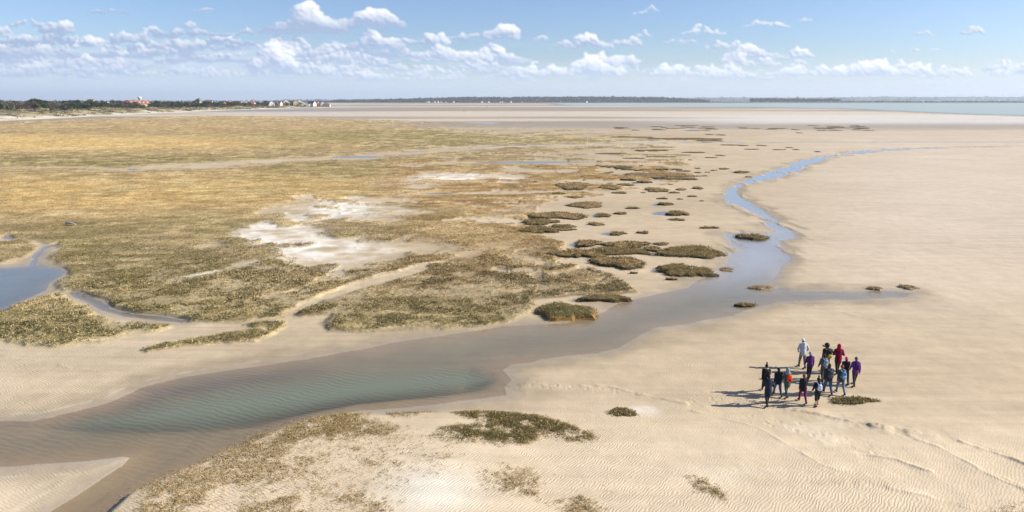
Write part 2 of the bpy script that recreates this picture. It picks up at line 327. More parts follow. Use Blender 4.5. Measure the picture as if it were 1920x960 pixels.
# damp margins
for d, w_, k in ((d_riv, 3.2, .75), (d_lag, 2.0, .7), (d_pool, .8, .6), (d_sea, 60, .5)):
    col = mixc(col, damp*.85, k*sm(w_, 0, d+(n1-.5)*w_*.7)*(1-bank*.6))
col = mixc(col, C(.60, .54, .44), .3*np.exp(-((d_riv-.9-(n2-.5)*2)/.12)**2)*sm(.4, .6, n4)*sm(700, 400, PX-0*PY))  # broken pale streak, painting in the bright waterline and its glints
shal = np.where(iswat, 1., 0.)
col = mixc(col, bed, shal*.95)
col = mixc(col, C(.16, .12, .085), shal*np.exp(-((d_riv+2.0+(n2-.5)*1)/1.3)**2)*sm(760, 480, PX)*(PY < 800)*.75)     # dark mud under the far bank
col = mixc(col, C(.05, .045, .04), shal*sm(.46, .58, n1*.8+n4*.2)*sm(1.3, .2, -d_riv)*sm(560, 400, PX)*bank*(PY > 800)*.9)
stm = shal*(d_riv < 0)*sm(545, 500, PY)
col = mixc(col, C(.50, .41, .30), stm*(.35+.6*sm(.42, .6, fbm(X/2.2, Y/7, 4, 63))))
# marsh colours
gold = C(.53, .36, .145); straw = C(.54, .42, .22); olive = C(.20, .165, .06); brown = C(.33, .20, .085); dull = C(.30, .22, .12); green = C(.12, .125, .035)
def gz(cx, cy, rx, ry): return np.exp(-((PX-cx)/rx)**2-((PY-cy)/ry)**2)
vc = np.tile(dull, (X.size, 1))
g1 = np.clip(gz(150, 368, 480, 42)+gz(250, 268, 380, 16)+gz(0, 268, 200, 14)+.5*gz(560, 345, 180, 28)+.9*gz(420, 219, 170, 3)+.3*gz(200, 235, 400, 6), 0, 1)
vc = mixc(vc, gold, g1)
ol = np.clip(gz(200, 303, 420, 13)+gz(760, 262, 330, 11)+.9*gz(700, 248, 300, 8)+gz(150, 460, 120, 26)+.8*gz(250, 530, 160, 45)+.5*gz(600, 320, 120, 14)+.7*gz(300, 425, 160, 10), 0, 1)
ol = np.clip(ol+sm(545, 600, PY)*.85, 0, 1)
vc = mixc(vc, olive, ol*.75)
br = np.clip(sm(680, 800, PX)*sm(545, 470, PY)*sm(292, 312, PY)+.5*gz(350, 240, 500, 8), 0, 1)
vc = mixc(vc, brown, br*.85)
vc = mixc(vc, olive, sm(.55, .66, n3)*.45*(1-g1*.5)); vc = mixc(vc, olive*.7, sm(.56, .70, n2*.5+nst*.5)*.5)
vc = mixc(vc, straw, sm(.52, .68, n2*.6+n1*.4)*.45)
vc = mixc(vc, straw, sm(600, 800, PY)*.8)
n5 = fbm(X/4, Y/1.6, 4, 62)
vc = mixc(vc, olive*.8, sm(.52, .64, n5)*.35*sm(250, 330, PY)); vc = mixc(vc, straw*1.05, sm(.50, .36, n5)*.45*(1-.7*g1))
vcol = vc*1.08*(.7+.6*n1[:, None])*(.75+.5*n4[:, None])
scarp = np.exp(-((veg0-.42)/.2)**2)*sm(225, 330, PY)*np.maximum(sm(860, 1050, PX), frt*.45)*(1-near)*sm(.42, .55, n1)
vcol = mixc(vcol, vcol*.8+straw*.22, frt)
col = mixc(col, vcol, veg**.7)
col = mixc(col, C(.10, .08, .05), scarp*.75)  # dark eroded rim, with the shade of the turf edge painted in
col = mixc(col, C(.42, .30, .16), fg*.45*sm(.4, .6, n4))
col *= (.94+.12*n1[:, None])
wet = np.clip(sm(1.5, 0, d_riv)+sm(1.5, 0, d_lag)+sm(.6, 0, d_pool)+sm(.45, .62, nst)*sm(262, 225, PY)*.35+.5*gz(520, 209, 190, 6), 0, 1)*(1-bank*.8)*(1-veg)
rip = (1-.5*gz(50, 930, 260, 70))*np.clip(sm(.38, .62, fbm(X/14, Y/10, 3, 55))*.9+.15+sm(800, 900, PY)*.5, 0, 1.2)*(1-veg)*(1-np.clip(sm(1300, 1500, PX)*sm(760, 640, PY), 0, 1)*.7)*(1-sm(1.2, 0, d_riv))

idx = np.arange(NA*NR).reshape(NR, NA)
quads = np.stack([idx[1:, :-1], idx[1:, 1:], idx[:-1, 1:], idx[:-1, :-1]], -1).reshape(-1, 4)
m = bpy.data.materials.new('bay_ground'); nt, N, L = nodes(m)
tc = N.new('ShaderNodeTexCoord'); at = N.new('ShaderNodeAttribute'); at.attribute_name = 'Col'
av = N.new('ShaderNodeAttribute'); av.attribute_name = 'veg'; aw = N.new('ShaderNodeAttribute'); aw.attribute_name = 'wet'; ar = N.new('ShaderNodeAttribute'); ar.attribute_name = 'rip'
def mth(op, a, b=None, c=None):
    n = N.new('ShaderNodeMath'); n.operation = op
    for i, v in enumerate((a, b, c)):
        if v is None: continue
        if isinstance(v, (int, float)): n.inputs[i].default_value = v
        else: L.new(v, n.inputs[i])
    return n.outputs[0]
def noi(scale, detail=4, rough=.55, vec=None):
    n = N.new('ShaderNodeTexNoise'); n.inputs['Scale'].default_value = scale; n.inputs['Detail'].default_value = detail; n.inputs['Roughness'].default_value = rough
    L.new(vec or tc.outputs['Object'], n.inputs['Vector']); return n.outputs[0]
def mrange(v, a, b, c, d):
    n = N.new('ShaderNodeMapRange'); L.new(v, n.inputs[0])
    for i, k in enumerate((a, b, c, d)): n.inputs[i+1].default_value = k
    return n.outputs[0]
na, nb, nc = noi(3.5, 6, .65), noi(.7, 5, .6), noi(14, 4, .7)
mp = N.new('ShaderNodeMapping'); mp.inputs['Rotation'].default_value = (0, 0, -.85); L.new(tc.outputs['Object'], mp.inputs['Vector'])
wv = N.new('ShaderNodeTexWave'); wv.wave_type = 'BANDS'; wv.bands_direction = 'Y'; wv.inputs['Scale'].default_value = 2.4; wv.inputs['Distortion'].default_value = 12; wv.inputs['Detail'].default_value = 2.5
wv.inputs['Detail Scale'].default_value = .55; wv.inputs['Detail Roughness'].default_value = .6; L.new(mp.outputs[0], wv.inputs['Vector'])
mpb = N.new('ShaderNodeMapping'); mpb.inputs['Rotation'].default_value = (0, 0, .5); L.new(tc.outputs['Object'], mpb.inputs['Vector'])
wv2 = N.new('ShaderNodeTexWave'); wv2.wave_type = 'BANDS'; wv2.bands_direction = 'Y'; wv2.inputs['Scale'].default_value = 2.2; wv2.inputs['Distortion'].default_value = 12; wv2.inputs['Detail'].default_value = 2.5
wv2.inputs['Detail Scale'].default_value = .5; L.new(mpb.outputs[0], wv2.inputs['Vector'])
arl = N.new('ShaderNodeAttribute'); arl.attribute_name = 'rl'
wm = N.new('ShaderNodeMix'); wm.data_type = 'FLOAT'; L.new(arl.outputs['Fac'], wm.inputs[0]); L.new(wv.outputs['Fac'], wm.inputs[2]); L.new(wv2.outputs['Fac'], wm.inputs[3])
vv = av.outputs['Fac']
vegvar = mrange(na, .3, .7, .45, 1.5); sandvar = mrange(nb, .3, .7, .93, 1.07)
fac = N.new('ShaderNodeMix'); fac.data_type = 'FLOAT'; L.new(vv, fac.inputs[0]); L.new(sandvar, fac.inputs[2]); L.new(vegvar, fac.inputs[3])
grain = mrange(nc, .3, .7, .93, 1.07)
fv = mth('MULTIPLY', fac.outputs[0], grain)
FV = fv
mx = N.new('ShaderNodeMix'); mx.data_type = 'RGBA'; mx.blend_type = 'MULTIPLY'; mx.inputs[0].default_value = 1; L.new(at.outputs['Color'], mx.inputs[6]); FVMX = mx
b = N.new('ShaderNodeBsdfPrincipled'); L.new(mx.outputs[2], b.inputs['Base Color'])
L.new(mrange(aw.outputs['Fac'], 0, 1, .95, .42), b.inputs['Roughness']); L.new(mrange(aw.outputs['Fac'], 0, 1, .05, .5), b.inputs['Specular IOR Level'])
mp2 = N.new('ShaderNodeMapping'); mp2.inputs['Rotation'].default_value = (0, 0, .72); mp2.inputs['Scale'].default_value = (.09, 1.5, 1); L.new(tc.outputs['Object'], mp2.inputs['Vector'])
nd = noi(1.0, 5, .62, mp2.outputs[0]); ne = noi(.06, 3, .5)
strk = mrange(nd, .35, .65, 0, 1); sand_only = mth('MULTIPLY', mth('SUBTRACT', 1.0, vv), mrange(ne, .35, .6, .25, 1))
ripple = mth('MULTIPLY', mth('MULTIPLY', wm.outputs[0], ar.outputs['Fac']), .008)
rel = mth('ADD', mth('MULTIPLY', mth('MULTIPLY', na, vv), .22), mth('MULTIPLY', mth('MULTIPLY', nb, mth('SUBTRACT', 1.0, vv)), .05))
L.new(mth('MULTIPLY', FV, mth('SUBTRACT', 1.04, mth('MULTIPLY', mth('MULTIPLY', strk, sand_only), .17))), FVMX.inputs[7])
hgt = mth('ADD', mth('ADD', ripple, mth('MULTIPLY', mth('MULTIPLY', strk, sand_only), .02)), mth('ADD', rel, mth('MULTIPLY', nc, .006)))
bp = N.new('ShaderNodeBump'); bp.inputs['Strength'].default_value = 1; bp.inputs['Distance'].default_value = 1; L.new(hgt, bp.inputs['Height']); L.new(bp.outputs[0], b.inputs['Normal'])
o = N.new('ShaderNodeOutputMaterial'); L.new(b.outputs[0], o.inputs[0])
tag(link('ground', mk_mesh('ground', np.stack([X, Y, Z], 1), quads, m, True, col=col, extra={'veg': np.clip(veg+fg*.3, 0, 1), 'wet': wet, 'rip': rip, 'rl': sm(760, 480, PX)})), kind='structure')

# ------------------------------------------------------------------ water
def water_mat(name, turb, k, tint, rough=.06, bumpd=.004, wscale=.9, rot=.4, refl=1.0, calm=False):
    global N, L, tc
    m = bpy.data.materials.new(name); nt, N, L = nodes(m)
    tc = N.new('ShaderNodeTexCoord'); ad = N.new('ShaderNodeAttribute'); ad.attribute_name = 'depth'
    t = mth('SUBTRACT', 1.0, mth('EXPONENT', mth('MULTIPLY', ad.outputs['Fac'], -k)))
    df = N.new('ShaderNodeBsdfDiffuse'); df.inputs[0].default_value = (*turb, 1)
    tr = N.new('ShaderNodeBsdfTransparent'); tr.inputs[0].default_value = (*tint, 1)
    m1 = N.new('ShaderNodeMixShader'); L.new(t, m1.inputs[0]); L.new(tr.outputs[0], m1.inputs[1]); L.new(df.outputs[0], m1.inputs[2])
    mp = N.new('ShaderNodeMapping'); mp.inputs['Rotation'].default_value = (0, 0, rot); L.new(tc.outputs['Object'], mp.inputs['Vector'])
    wv = N.new('ShaderNodeTexWave'); wv.bands_direction = 'Y'; wv.inputs['Scale'].default_value = wscale; wv.inputs['Distortion'].default_value = 10; wv.inputs['Detail'].default_value = 3
    wv.inputs['Detail Scale'].default_value = .6; L.new(mp.outputs[0], wv.inputs['Vector'])
    h = mth('ADD', mth('MULTIPLY', wv.outputs['Fac'], mrange(noi(.35, 3), .35, .65, .35, 1.2)), mth('MULTIPLY', noi(4, 4), 1.3))
    bp = N.new('ShaderNodeBump'); bp.inputs['Strength'].default_value = 1; bp.inputs['Distance'].default_value = bumpd; L.new(h, bp.inputs['Height'])
    gl = N.new('ShaderNodeBsdfGlossy'); gl.inputs['Roughness'].default_value = rough; L.new(bp.outputs[0], gl.inputs['Normal']); L.new(bp.outputs[0], df.inputs['Normal'])
    ge = N.new('ShaderNodeNewGeometry'); dt = N.new('ShaderNodeVectorMath'); dt.operation = 'DOT_PRODUCT'; L.new(ge.outputs['Incoming'], dt.inputs[0]); L.new(bp.outputs[0], dt.inputs[1])
    cs = mth('ABSOLUTE', dt.outputs['Value']); f5 = mth('POWER', mth('SUBTRACT', 1.0, mth('MINIMUM', cs, 1.0)), 5.0); fr = mth('ADD', mth('MULTIPLY', f5, .98), .02)
    m2 = N.new('ShaderNodeMixShader'); L.new(mth('MULTIPLY', fr, refl), m2.inputs[0]); L.new(m1.outputs[0], m2.inputs[1]); L.new(gl.outputs[0], m2.inputs[2])
    if calm:
        ac = N.new('ShaderNodeAttribute'); ac.attribute_name = 'calm'; cf = ac.outputs['Fac']
        L.new(mth('MULTIPLY_ADD', cf, -.0055, bumpd), bp.inputs['Distance'])
        L.new(mth('MINIMUM', mth('MULTIPLY', fr, mth('MULTIPLY_ADD', cf, .75, refl)), 1.0), m2.inputs[0])
        cm = N.new('ShaderNodeMix'); cm.data_type = 'RGBA'; L.new(cf, cm.inputs[0]); cm.inputs[6].default_value = (*turb, 1); cm.inputs[7].default_value = (.47, .455, .43, 1); L.new(cm.outputs[2], df.inputs[0])  # pale tone painted in where calm, for bright low cloud reflected there
        L.new(mth('SUBTRACT', 1.0, mth('EXPONENT', mth('MULTIPLY', ad.outputs['Fac'], mth('MULTIPLY_ADD', cf, -3.5, -k)))), m1.inputs[0])
        L.new(mth('MULTIPLY_ADD', cf, .12, rough), gl.inputs['Roughness'])
    o = N.new('ShaderNodeOutputMaterial'); L.new(m2.outputs[0], o.inputs[0]); return m
def water(name, d, mat, dp, grow=0):
    q = quads[(d.ravel()[quads] < grow).any(1)]
    u, inv = np.unique(q, return_inverse=True)
    V = np.stack([X[u], Y[u], .006+curv(X[u], Y[u])], 1)
    return tag(link(name, mk_mesh(name, V, inv.reshape(-1, 4), mat, True, extra={'depth': dp[u], 'calm': calm[u]})), kind='structure')
calm = sm(575, 490, PY)
water('river', d_riv, water_mat('river_water', (.165, .185, .125), 1.9, (.95, .90, .82), rough=.12, bumpd=.008, calm=True), dep)
water('lagoon', d_lag, water_mat('lagoon_water', (.11, .13, .13), 4.0, (.9, .88, .82), bumpd=.010, refl=1.2), dep)
water('tide_pool', d_pool, water_mat('pool_water', (.10, .12, .12), 1.0, (.85, .85, .85), .02, .002), dep)
water('sea', d_sea, water_mat('sea_water', (.36, .42, .38), 3.0, (.9, .88, .8), .3, .01, .4, refl=.35), dep)

# ------------------------------------------------------------------ plants: tufts written straight into one mesh
def tufts(P, size, hgt, base, nbl, rng, up=.6, wd=.35):
    """P (n,3) roots; size radius, hgt height (n,), base colour (n,3); each tuft = nbl leaf quads"""
    n = len(P); k = n*nbl
    c = np.repeat(P, nbl, 0); s = np.repeat(size, nbl); hh = np.repeat(hgt, nbl)
    a = rng.uniform(0, 2*PI, k); r = np.sqrt(rng.uniform(0, 1, k))*s
    root = c+np.stack([np.cos(a)*r, np.sin(a)*r, rng.uniform(0, .45, k)*hh*(1-.6*(r/s)**2)], 1)
    b = rng.uniform(0, 2*PI, k)
    ln = rng.uniform(.5, 1, k)*hh
    dirv = np.stack([np.cos(a)*.5+np.cos(b)*.55, np.sin(a)*.5+np.sin(b)*.55, rng.uniform(.25, 1, k)*up*1.6], 1); dirv /= np.linalg.norm(dirv, axis=1)[:, None]
    e = rng.uniform(0, 2*PI, k); side = np.stack([np.cos(e), np.sin(e), rng.uniform(-.5, .5, k)], 1)
    wdt = (wd*ln)[:, None]*rng.uniform(.6, 1.2, k)[:, None]
    mid = root+dirv*(ln*.55)[:, None]; tip = root+dirv*ln[:, None]
    V = np.stack([root, mid-side*wdt*.5, tip, mid+side*wdt*.5], 1).reshape(-1, 3)
    cc = np.repeat(base, nbl, 0)*rng.uniform(.65, 1.35, k)[:, None]
    return V, np.arange(4*k).reshape(-1, 4), np.repeat(cc, 4, 0)
def scatter(weight, n, rng):
    p = weight/weight.sum(); i = rng.choice(len(p), n, p=p)
    jit = np.clip(Rf[i]*.0012, .01, .5)
    rowj = np.clip(Rf[i]**2/(HC*F)*1.0, .02, 30)
    x = X[i]+rng.normal(0, 1, n)*jit; y = Y[i]+rng.uniform(-.5, .5, n)*rowj
    return i, np.stack([x, y, Z[i]-.02], 1)
vis = (PX > -60) & (PX < 1980) & (PY < 990)
# vertices are spread evenly over the picture, so weighting by veg covers it evenly
i, P = scatter(veg*vis*sm(228, 300, PY)*sm(.3, .8, veg)*(1+1.2*frt)*(1-frt*(1-sm(.40, .56, n4*.45+n1*.55))*.93), 125000, rng)
fi = frt[i]; sz = np.clip(Rf[i]*(.0022+.0006*fi), .10, .55)*rng.uniform(.6, 1.4, len(i)); hh = np.clip(Rf[i]*(.0012+.0016*fi), .09, .24)*rng.uniform(.5, 1.3, len(i))
bc = vc[i]*rng.uniform(.75, 1.35, len(i))[:, None]
gm = rng.uniform(0, 1, len(i)) < (.12+.4*ol[i]); bc[gm] = bc[gm]*.25+olive*.7*rng.uniform(.6, 1.3, gm.sum())[:, None]
pl = rng.uniform(0, 1, len(i)) < .15+.30*sm(560, 620, PY[i]); bc[pl] = bc[pl]*.4+C(.50, .42, .22)*.6
dk = (rng.uniform(0, 1, len(i)) < .22*frt[i]*sm(.42, .58, n1[i])*2); bc[dk] = C(.085, .08, .03)*rng.uniform(.7, 1.3, dk.sum())[:, None]
lt = (rng.uniform(0, 1, len(i)) < .16*frt[i]); bc[lt] = C(.62, .50, .26)*rng.uniform(.8, 1.1, lt.sum())[:, None]
V, Q, CC = tufts(P, sz, hh, bc, 7, rng, .7, .32)
tag(link('marsh_grass', mk_mesh('marsh_grass', V, Q, M_FOL, col=CC)), 'straw gold and olive salt marsh turf covering the left half of the bay', 'marsh grass', kind='stuff')
i, P = scatter(fg*vis*(.12+sm(.45, .62, n1*.6+n4*.4)), 26000, rng)
sz = rng.uniform(.04, .13, len(i)); hh = rng.uniform(.04, .11, len(i))
g2 = (soft(FG2, .4, .5, .6)[i]+soft(FG3, .4, .5, .6)[i]).clip(0, 1)
bc = C(.50, .37, .18)+(C(.17, .15, .055)-C(.50, .37, .18))*(g2*(rng.uniform(0, 1, len(i)) < .78)*rng.uniform(.6, 1, len(i))+(1-g2)*(rng.uniform(0, 1, len(i)) < .30)*.9)[:, None]
hh *= 1+g2*.35
V, Q, CC = tufts(P, sz, hh, bc, 8, rng, .45, .3)
tag(link('dune_grass', mk_mesh('dune_grass', V, Q, M_FOL, col=CC)), 'dry yellow and olive plants creeping over the sand in the foreground', 'ground cover', kind='stuff')

# ------------------------------------------------------------------ turf hummocks standing on the sand, one by one
M_PEAT = pmat('peat', (.085, .065, .04), .95, (6, .5), .6)
GA = 'small turf hummocks dotted over the sand'
HUM = [  # cx, cy, half w px, half h px, height m, colour, label
    (1411, 444, 24, 6, .42, 'g', 'dark green hummock standing alone in the water where the stream widens'),
    (1283, 507, 45, 11, .42, 'g', 'large dark green hummock left of the widened stream, nearest the river bend'),
    (1297, 472, 55, 11, .38, 'g', 'long low green hummock tapering right beside the widened stream'),
    (1173, 459, 38, 7, .40, 'b', 'oval brown topped hummock in the middle of the sand flat with dark rim'),
    (1103, 456, 20, 7, .36, 'b', 'round brown hummock right of a small blue pool'),
    (1085, 476, 42, 9, .42, 'b', 'long brown turf bank with a dark eroded front edge, upper left piece'),
    (1160, 492, 40, 12, .46, 'b', 'lower right end of the long eroded brown turf bank'),
    (1160, 471, 48, 7, .32, 'g', 'long green hummock wedged behind the eroded brown turf bank'),
    (1223, 467, 15, 5, .28, 'b', 'small brown hummock between the two long green ones'),
    (1240, 458, 12, 3, .2, 'g', 'thin green tuft just above the long tapering hummock'),
    (1158, 438, 12, 4, .28, 'g', 'small green hummock right of an oval pool'),
    (1270, 400, 15, 5.5, .38, 'g', 'round green hummock at the right edge of the brightest round pool'),
    (1270, 412.5, 12, 2.2, .18, 'g', 'flat green patch below the brightest round pool'),
    (1248, 383, 12, 2.8, .28, 'g', 'green hummock at the right end of a short thin pool'),
    (1131, 404, 13, 4, .3, 'g', 'small dark green hummock right of a tiny pool in mid flat'),
    (1098, 384, 30, 6, .38, 'b', 'wide brown hummock with green left edge beyond the mid flat'),
    (1010, 417, 27, 6, .4, 'g', 'green hummock at the marsh edge, upper of a stacked pair'),
    (1010, 431, 28, 8, .42, 'g', 'green hummock at the marsh edge, lower of a stacked pair'),
    (1045, 404, 43, 7, .32, 'b', 'wide brown turf bank right of a small pool at the marsh edge'),
    (1056, 425, 20, 3.5, .25, 'g', 'thin green hummock reaching right from the stacked pair'),
    (1230, 356, 20, 4, .3, 'b', 'oval brown hummock alone in the far part of the flat'),
    (1143, 352, 17, 4, .25, 'b', 'low round brown hummock far out, left of the lone oval one'),
    (1075, 349, 28, 6, .25, 'b', 'broad flat brown hummock at the far marsh edge'),
    (1225, 328, 55, 5, .28, 'b', 'broadest far brown bank with a dark right end and a pool under it'),
    (1275, 335, 24, 3, .32, 'g', 'dark end of turf right of the far pool'),
    (1157, 314, 24, 2.6, .3, 'g', 'far olive hummock behind the brown banks'),
    (1060, 583, 50, 15, .5, 'o', 'green block of turf with orange eroded face on the river bank'),
    (1133, 560, 42, 7, .38, 'g', 'smooth oval green hummock just behind the orange faced block'),
    (1397, 571, 17, 3.5, .22, 'b', 'small brown hummock in the water at the mouth of the right arm'),
    (1595, 751, 34, 7, .12, 'y', 'low leafy green patch on the sand right of the walkers'),
    (1168, 772, 19, 8, .08, 'y', 'leafy patch beside bleached sand in the lower middle'),
    (1640, 541, 10, 3.5, .2, 'd', 'left of two dry brown tufts above the right arm of water'),
    (1702, 539, 13, 4.5, .22, 'd', 'right of two dry brown tufts above the right arm of water'),
    (1362, 504, 12, 3.5, .15, 'd', 'pale sandy clump at the left bank of the widened stream'),
    (1427, 538, 20, 3.5, .15, 'd', 'sandy brown spit of turf at the river fork'),
    (1390, 323, 11, 2.4, .3, 'g', 'dark oval hummock left of the winding stream, far out')]
SM = [(1205, 437, 9, 2.5), (1118, 421, 13, 3), (1185, 391, 12, 2), (1163, 401, 11, 2.4), (1060, 431, 16, 2.8), (1330, 428, 13, 1.8), (1162, 362, 11, 2), (1077, 370, 12, 2), (1047, 365, 12, 2), (1308, 353, 9, 2.6),
      (1277, 356, 8, 1.8), (1263, 362, 8, 1.4), (1242, 373, 8, 1.5), (1275, 374, 5, 1), (1297, 369, 8, 1), (1178, 318, 12, 1.8), (1210, 319, 9, 1.4), (1240, 319, 9, 1.8), (1267, 318, 10, 1.4), (1283, 321, 11, 1.4), (1308, 316, 4, 1),
      (1308, 324, 6, 1.2), (1338, 320, 5, 1), (1357, 317, 8, 1.5), (1403, 332, 5, 1), (1180, 338, 12, 1.8), (1208, 342, 12, 1.9), (1172, 347, 16, 2.2), (1260, 525, 10, 1.5), (1188, 513, 6, 2), (1341, 515, 5, 3), (1096, 408, 5, 1),
      (1370, 272, 15, 1), (1393, 273, 8, 1.1), (1428, 273, 9, 1), (1410, 280, 12, .9), (1460, 281, 10, .9), (1480, 277, 5, .8), (1493, 281, 5, .8), (1533, 285, 5, .8), (1350, 292, 8, 1), (1352, 253, 8, 1), (1330, 252, 6, 1), (1330, 264, 17, 1.3),
      (1283, 260, 60, 2.2), (1183, 257, 35, 1.6), (1237, 294, 26, 1.3), (1302, 286, 20, 1.2), (1220, 283, 24, 1.2), (1270, 291, 18, 1), (1190, 297, 16, 1), (1334, 296, 10, .8), (1240, 276, 22, 1.0), (1150, 288, 28, 1.4)]
rf = random.Random(5)
for k in range(46): SM.append((rf.uniform(1160, 1640), rf.gauss(241, 3.2), rf.uniform(4, 14), rf.uniform(.5, .9)))
for k in range(26): SM.append((rf.uniform(1000, 1330), rf.uniform(300, 380), rf.uniform(2, 5), rf.uniform(.5, .9)))
HUM = [h for h in HUM]
def hummock(cx, cy, hw, hh, ht, kind, nb, seed):
    rg = np.random.default_rng(seed); ht *= .82
    wx, wy = unproj(cx, cy+hh*.25, .06); wx, wy = float(wx), float(wy)
    p = ppm(cy); a_ = hw/p*1.08; rowm = F*HC/(HC/(SP+(cy-480)/F*CP))**2
    b_ = max((2*hh-ht*p*.75)/2/rowm, a_*.30)
    na_, nr_ = 40, 9
    th = np.linspace(0, 2*PI, na_, endpoint=False); V = []
    wobr = 1+.14*np.sin(2*th+seed)+.13*np.sin(3*th+2*seed)+.10*np.sin(5*th+seed*3)+.07*np.sin(8*th+seed*5)+rg.normal(0, .05, na_)
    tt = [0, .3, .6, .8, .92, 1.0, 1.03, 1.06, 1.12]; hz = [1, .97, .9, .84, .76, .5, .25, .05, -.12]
    for t, z in zip(tt, hz):
        x = a_*t*wobr*np.cos(th); y = b_*t*wobr*np.sin(th)
        zz = ht*z*(1+.25*(vnoise(x*2+seed, y*2, seed)-.5))
        V.append(np.stack([x, y, zz], 1))
    V = np.concatenate(V); ii = np.arange(na_*nr_).reshape(nr_, na_); nx = np.roll(ii, -1, 1)
    Q = np.stack([ii[:-1], ii[1:], nx[1:], nx[:-1]], -1).reshape(-1, 4)
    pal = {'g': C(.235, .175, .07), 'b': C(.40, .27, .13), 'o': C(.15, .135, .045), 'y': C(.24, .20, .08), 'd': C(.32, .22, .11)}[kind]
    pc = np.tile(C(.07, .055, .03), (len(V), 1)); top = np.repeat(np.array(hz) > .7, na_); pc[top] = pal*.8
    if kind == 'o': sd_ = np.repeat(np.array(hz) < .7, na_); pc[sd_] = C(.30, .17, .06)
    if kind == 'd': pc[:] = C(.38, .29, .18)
    n = int(nb)
    ang = rg.uniform(0, 2*PI, n); r = np.sqrt(rg.uniform(0, 1.25, n)); wr = np.interp(ang, th, wobr, period=2*PI)
    zt = ht*np.interp(r, tt, hz)
    P = np.stack([a_*r*wr*np.cos(ang)*rg.uniform(.93, 1.08, n), b_*r*wr*np.sin(ang)*rg.uniform(.93, 1.08, n), np.maximum(zt, .02)-.03], 1)
    s = max(.09, math.sqrt(a_*b_/n)*1.6)*rg.uniform(.5, 1.7, n)
    bc = pal*rg.uniform(.45, 1.7, n)[:, None]
    if kind in 'by':
        g = rg.uniform(0, 1, n) < .3+.5*(r > .85); bc[g] = C(.12, .115, .035)*rg.uniform(.6, 1.3, g.sum())[:, None]
    if kind in 'goy':
        g = rg.uniform(0, 1, n) < (.32 if kind == 'g' else .45); bc[g] = C(.44, .34, .15)*rg.uniform(.6, 1.2, g.sum())[:, None]
        g = (r < .85) & (rg.uniform(0, 1, n) < .45); bc[g] = C(.36, .265, .12)*rg.uniform(.6, 1.2, g.sum())[:, None]
    if kind == 'o': P = P[:]
    V2, Q2, C2 = tufts(P, s, np.clip(s*1.1, .06, .22), bc, 6, rg, .5, .45)
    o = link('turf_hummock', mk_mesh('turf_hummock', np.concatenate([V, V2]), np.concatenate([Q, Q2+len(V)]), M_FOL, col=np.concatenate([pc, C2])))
    o.location = (wx, wy, max(ground_z(wx, wy), float(curv(wx, wy)))-.02); return o
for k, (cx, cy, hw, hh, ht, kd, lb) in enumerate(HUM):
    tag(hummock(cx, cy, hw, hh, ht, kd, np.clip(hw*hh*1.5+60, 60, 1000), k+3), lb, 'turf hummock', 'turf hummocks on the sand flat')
for k, (cx, cy, hw, hh) in enumerate(SM):
    far = cy < 300
    tag(hummock(cx, cy, hw, hh, min(.28, .10+hw*.02) if not far else .26, 'b' if k % 3 == 1 else 'g', np.clip(hw*hh*1.0+10, 10, 60), k+103),
        'thin dark turf strip on the distant sand flat beyond the marsh' if far else 'small low turf tuft scattered on the bare sand between marsh and stream', 'turf hummock',
        'distant turf strips on the flat' if far else GA)

# ------------------------------------------------------------------ dunes on the left shore
DB = np.array([(-1300, 262), (-700, 246), (-300, 236), (0, 227), (100, 222.5), (200, 217), (300, 212.5), (400, 208), (500, 204.3), (600, 201.3), (645, 200.2)])
bx, by = unproj(DB[:, 0], DB[:, 1], 0.0)
seg = np.concatenate([[0], np.cumsum(np.hypot(np.diff(bx), np.diff(by)))])
NS, NT = 1500, 46
ss = np.linspace(0, seg[-1], NS); tt_ = np.linspace(0, 1, NT)**1.5
cxs = np.interp(ss, seg, bx); cys = np.interp(ss, seg, by)
k_ = np.ones(61)/61; cxs[30:-30] = np.convolve(cxs, k_, 'same')[30:-30]; cys[30:-30] = np.convolve(cys, k_, 'same')[30:-30]
tx = np.gradient(cxs); ty = np.gradient(cys); tl = np.hypot(tx, ty); nx_, ny_ = -ty/tl, tx/tl      # inland = left of the shore
def dune_h(s, t, x, y):
    ends = sm(seg[-1]+5, seg[-1]-160, s)
    n = fbm(x/28, y/28, 4, 71); nn = fbm(x/9, y/9, 3, 72)
    far = np.interp(s/seg[-1], [0, .35, .7, 1], [9.0, 7.5, 6.0, 3.6])
    h = sm(4, 60, t)*(far*.55)+sm(40, 150, t)*far*.45*(.5+n)+sm(6, 30, t)*(n-.45)*5+sm(8, 20, t)*(nn-.5)*1.6
    return np.maximum(h*ends, .05)+.10
Sg, Tg = np.meshgrid(ss, tt_*420, indexing='ij')
Xd = cxs[:, None]+nx_[:, None]*Tg; Yd = cys[:, None]+ny_[:, None]*Tg
Zd = dune_h(Sg, Tg, Xd, Yd)*sm(0, 4, Tg)+curv(Xd, Yd)+.12
ii = np.arange(NS*NT).reshape(NS, NT)
Q = np.stack([ii[:-1, :-1], ii[1:, :-1], ii[1:, 1:], ii[:-1, 1:]], -1).reshape(-1, 4)[:, ::-1]
xf, yf, tf, sf = Xd.ravel(), Yd.ravel(), Tg.ravel(), Sg.ravel()
dn = fbm(xf/14, yf/14, 4, 81); dn2 = fbm(xf/60, yf/60, 3, 82)
cd = np.tile(C(.60, .53, .42), (xf.size, 1))
cd = mixc(cd, C(.36, .30, .16), sm(10, 26, tf+(dn-.5)*50))
cd = mixc(cd, C(.17, .135, .085), sm(.42, .58, dn+.0035*(tf-45)-.10*sm(.4, .1, sf/seg[-1])*-1)*sm(14, 34, tf))
tag(link('dunes', mk_mesh('dunes', np.stack([xf, yf, Zd.ravel()], 1), Q, M_ATT, True, col=cd)), kind='structure')
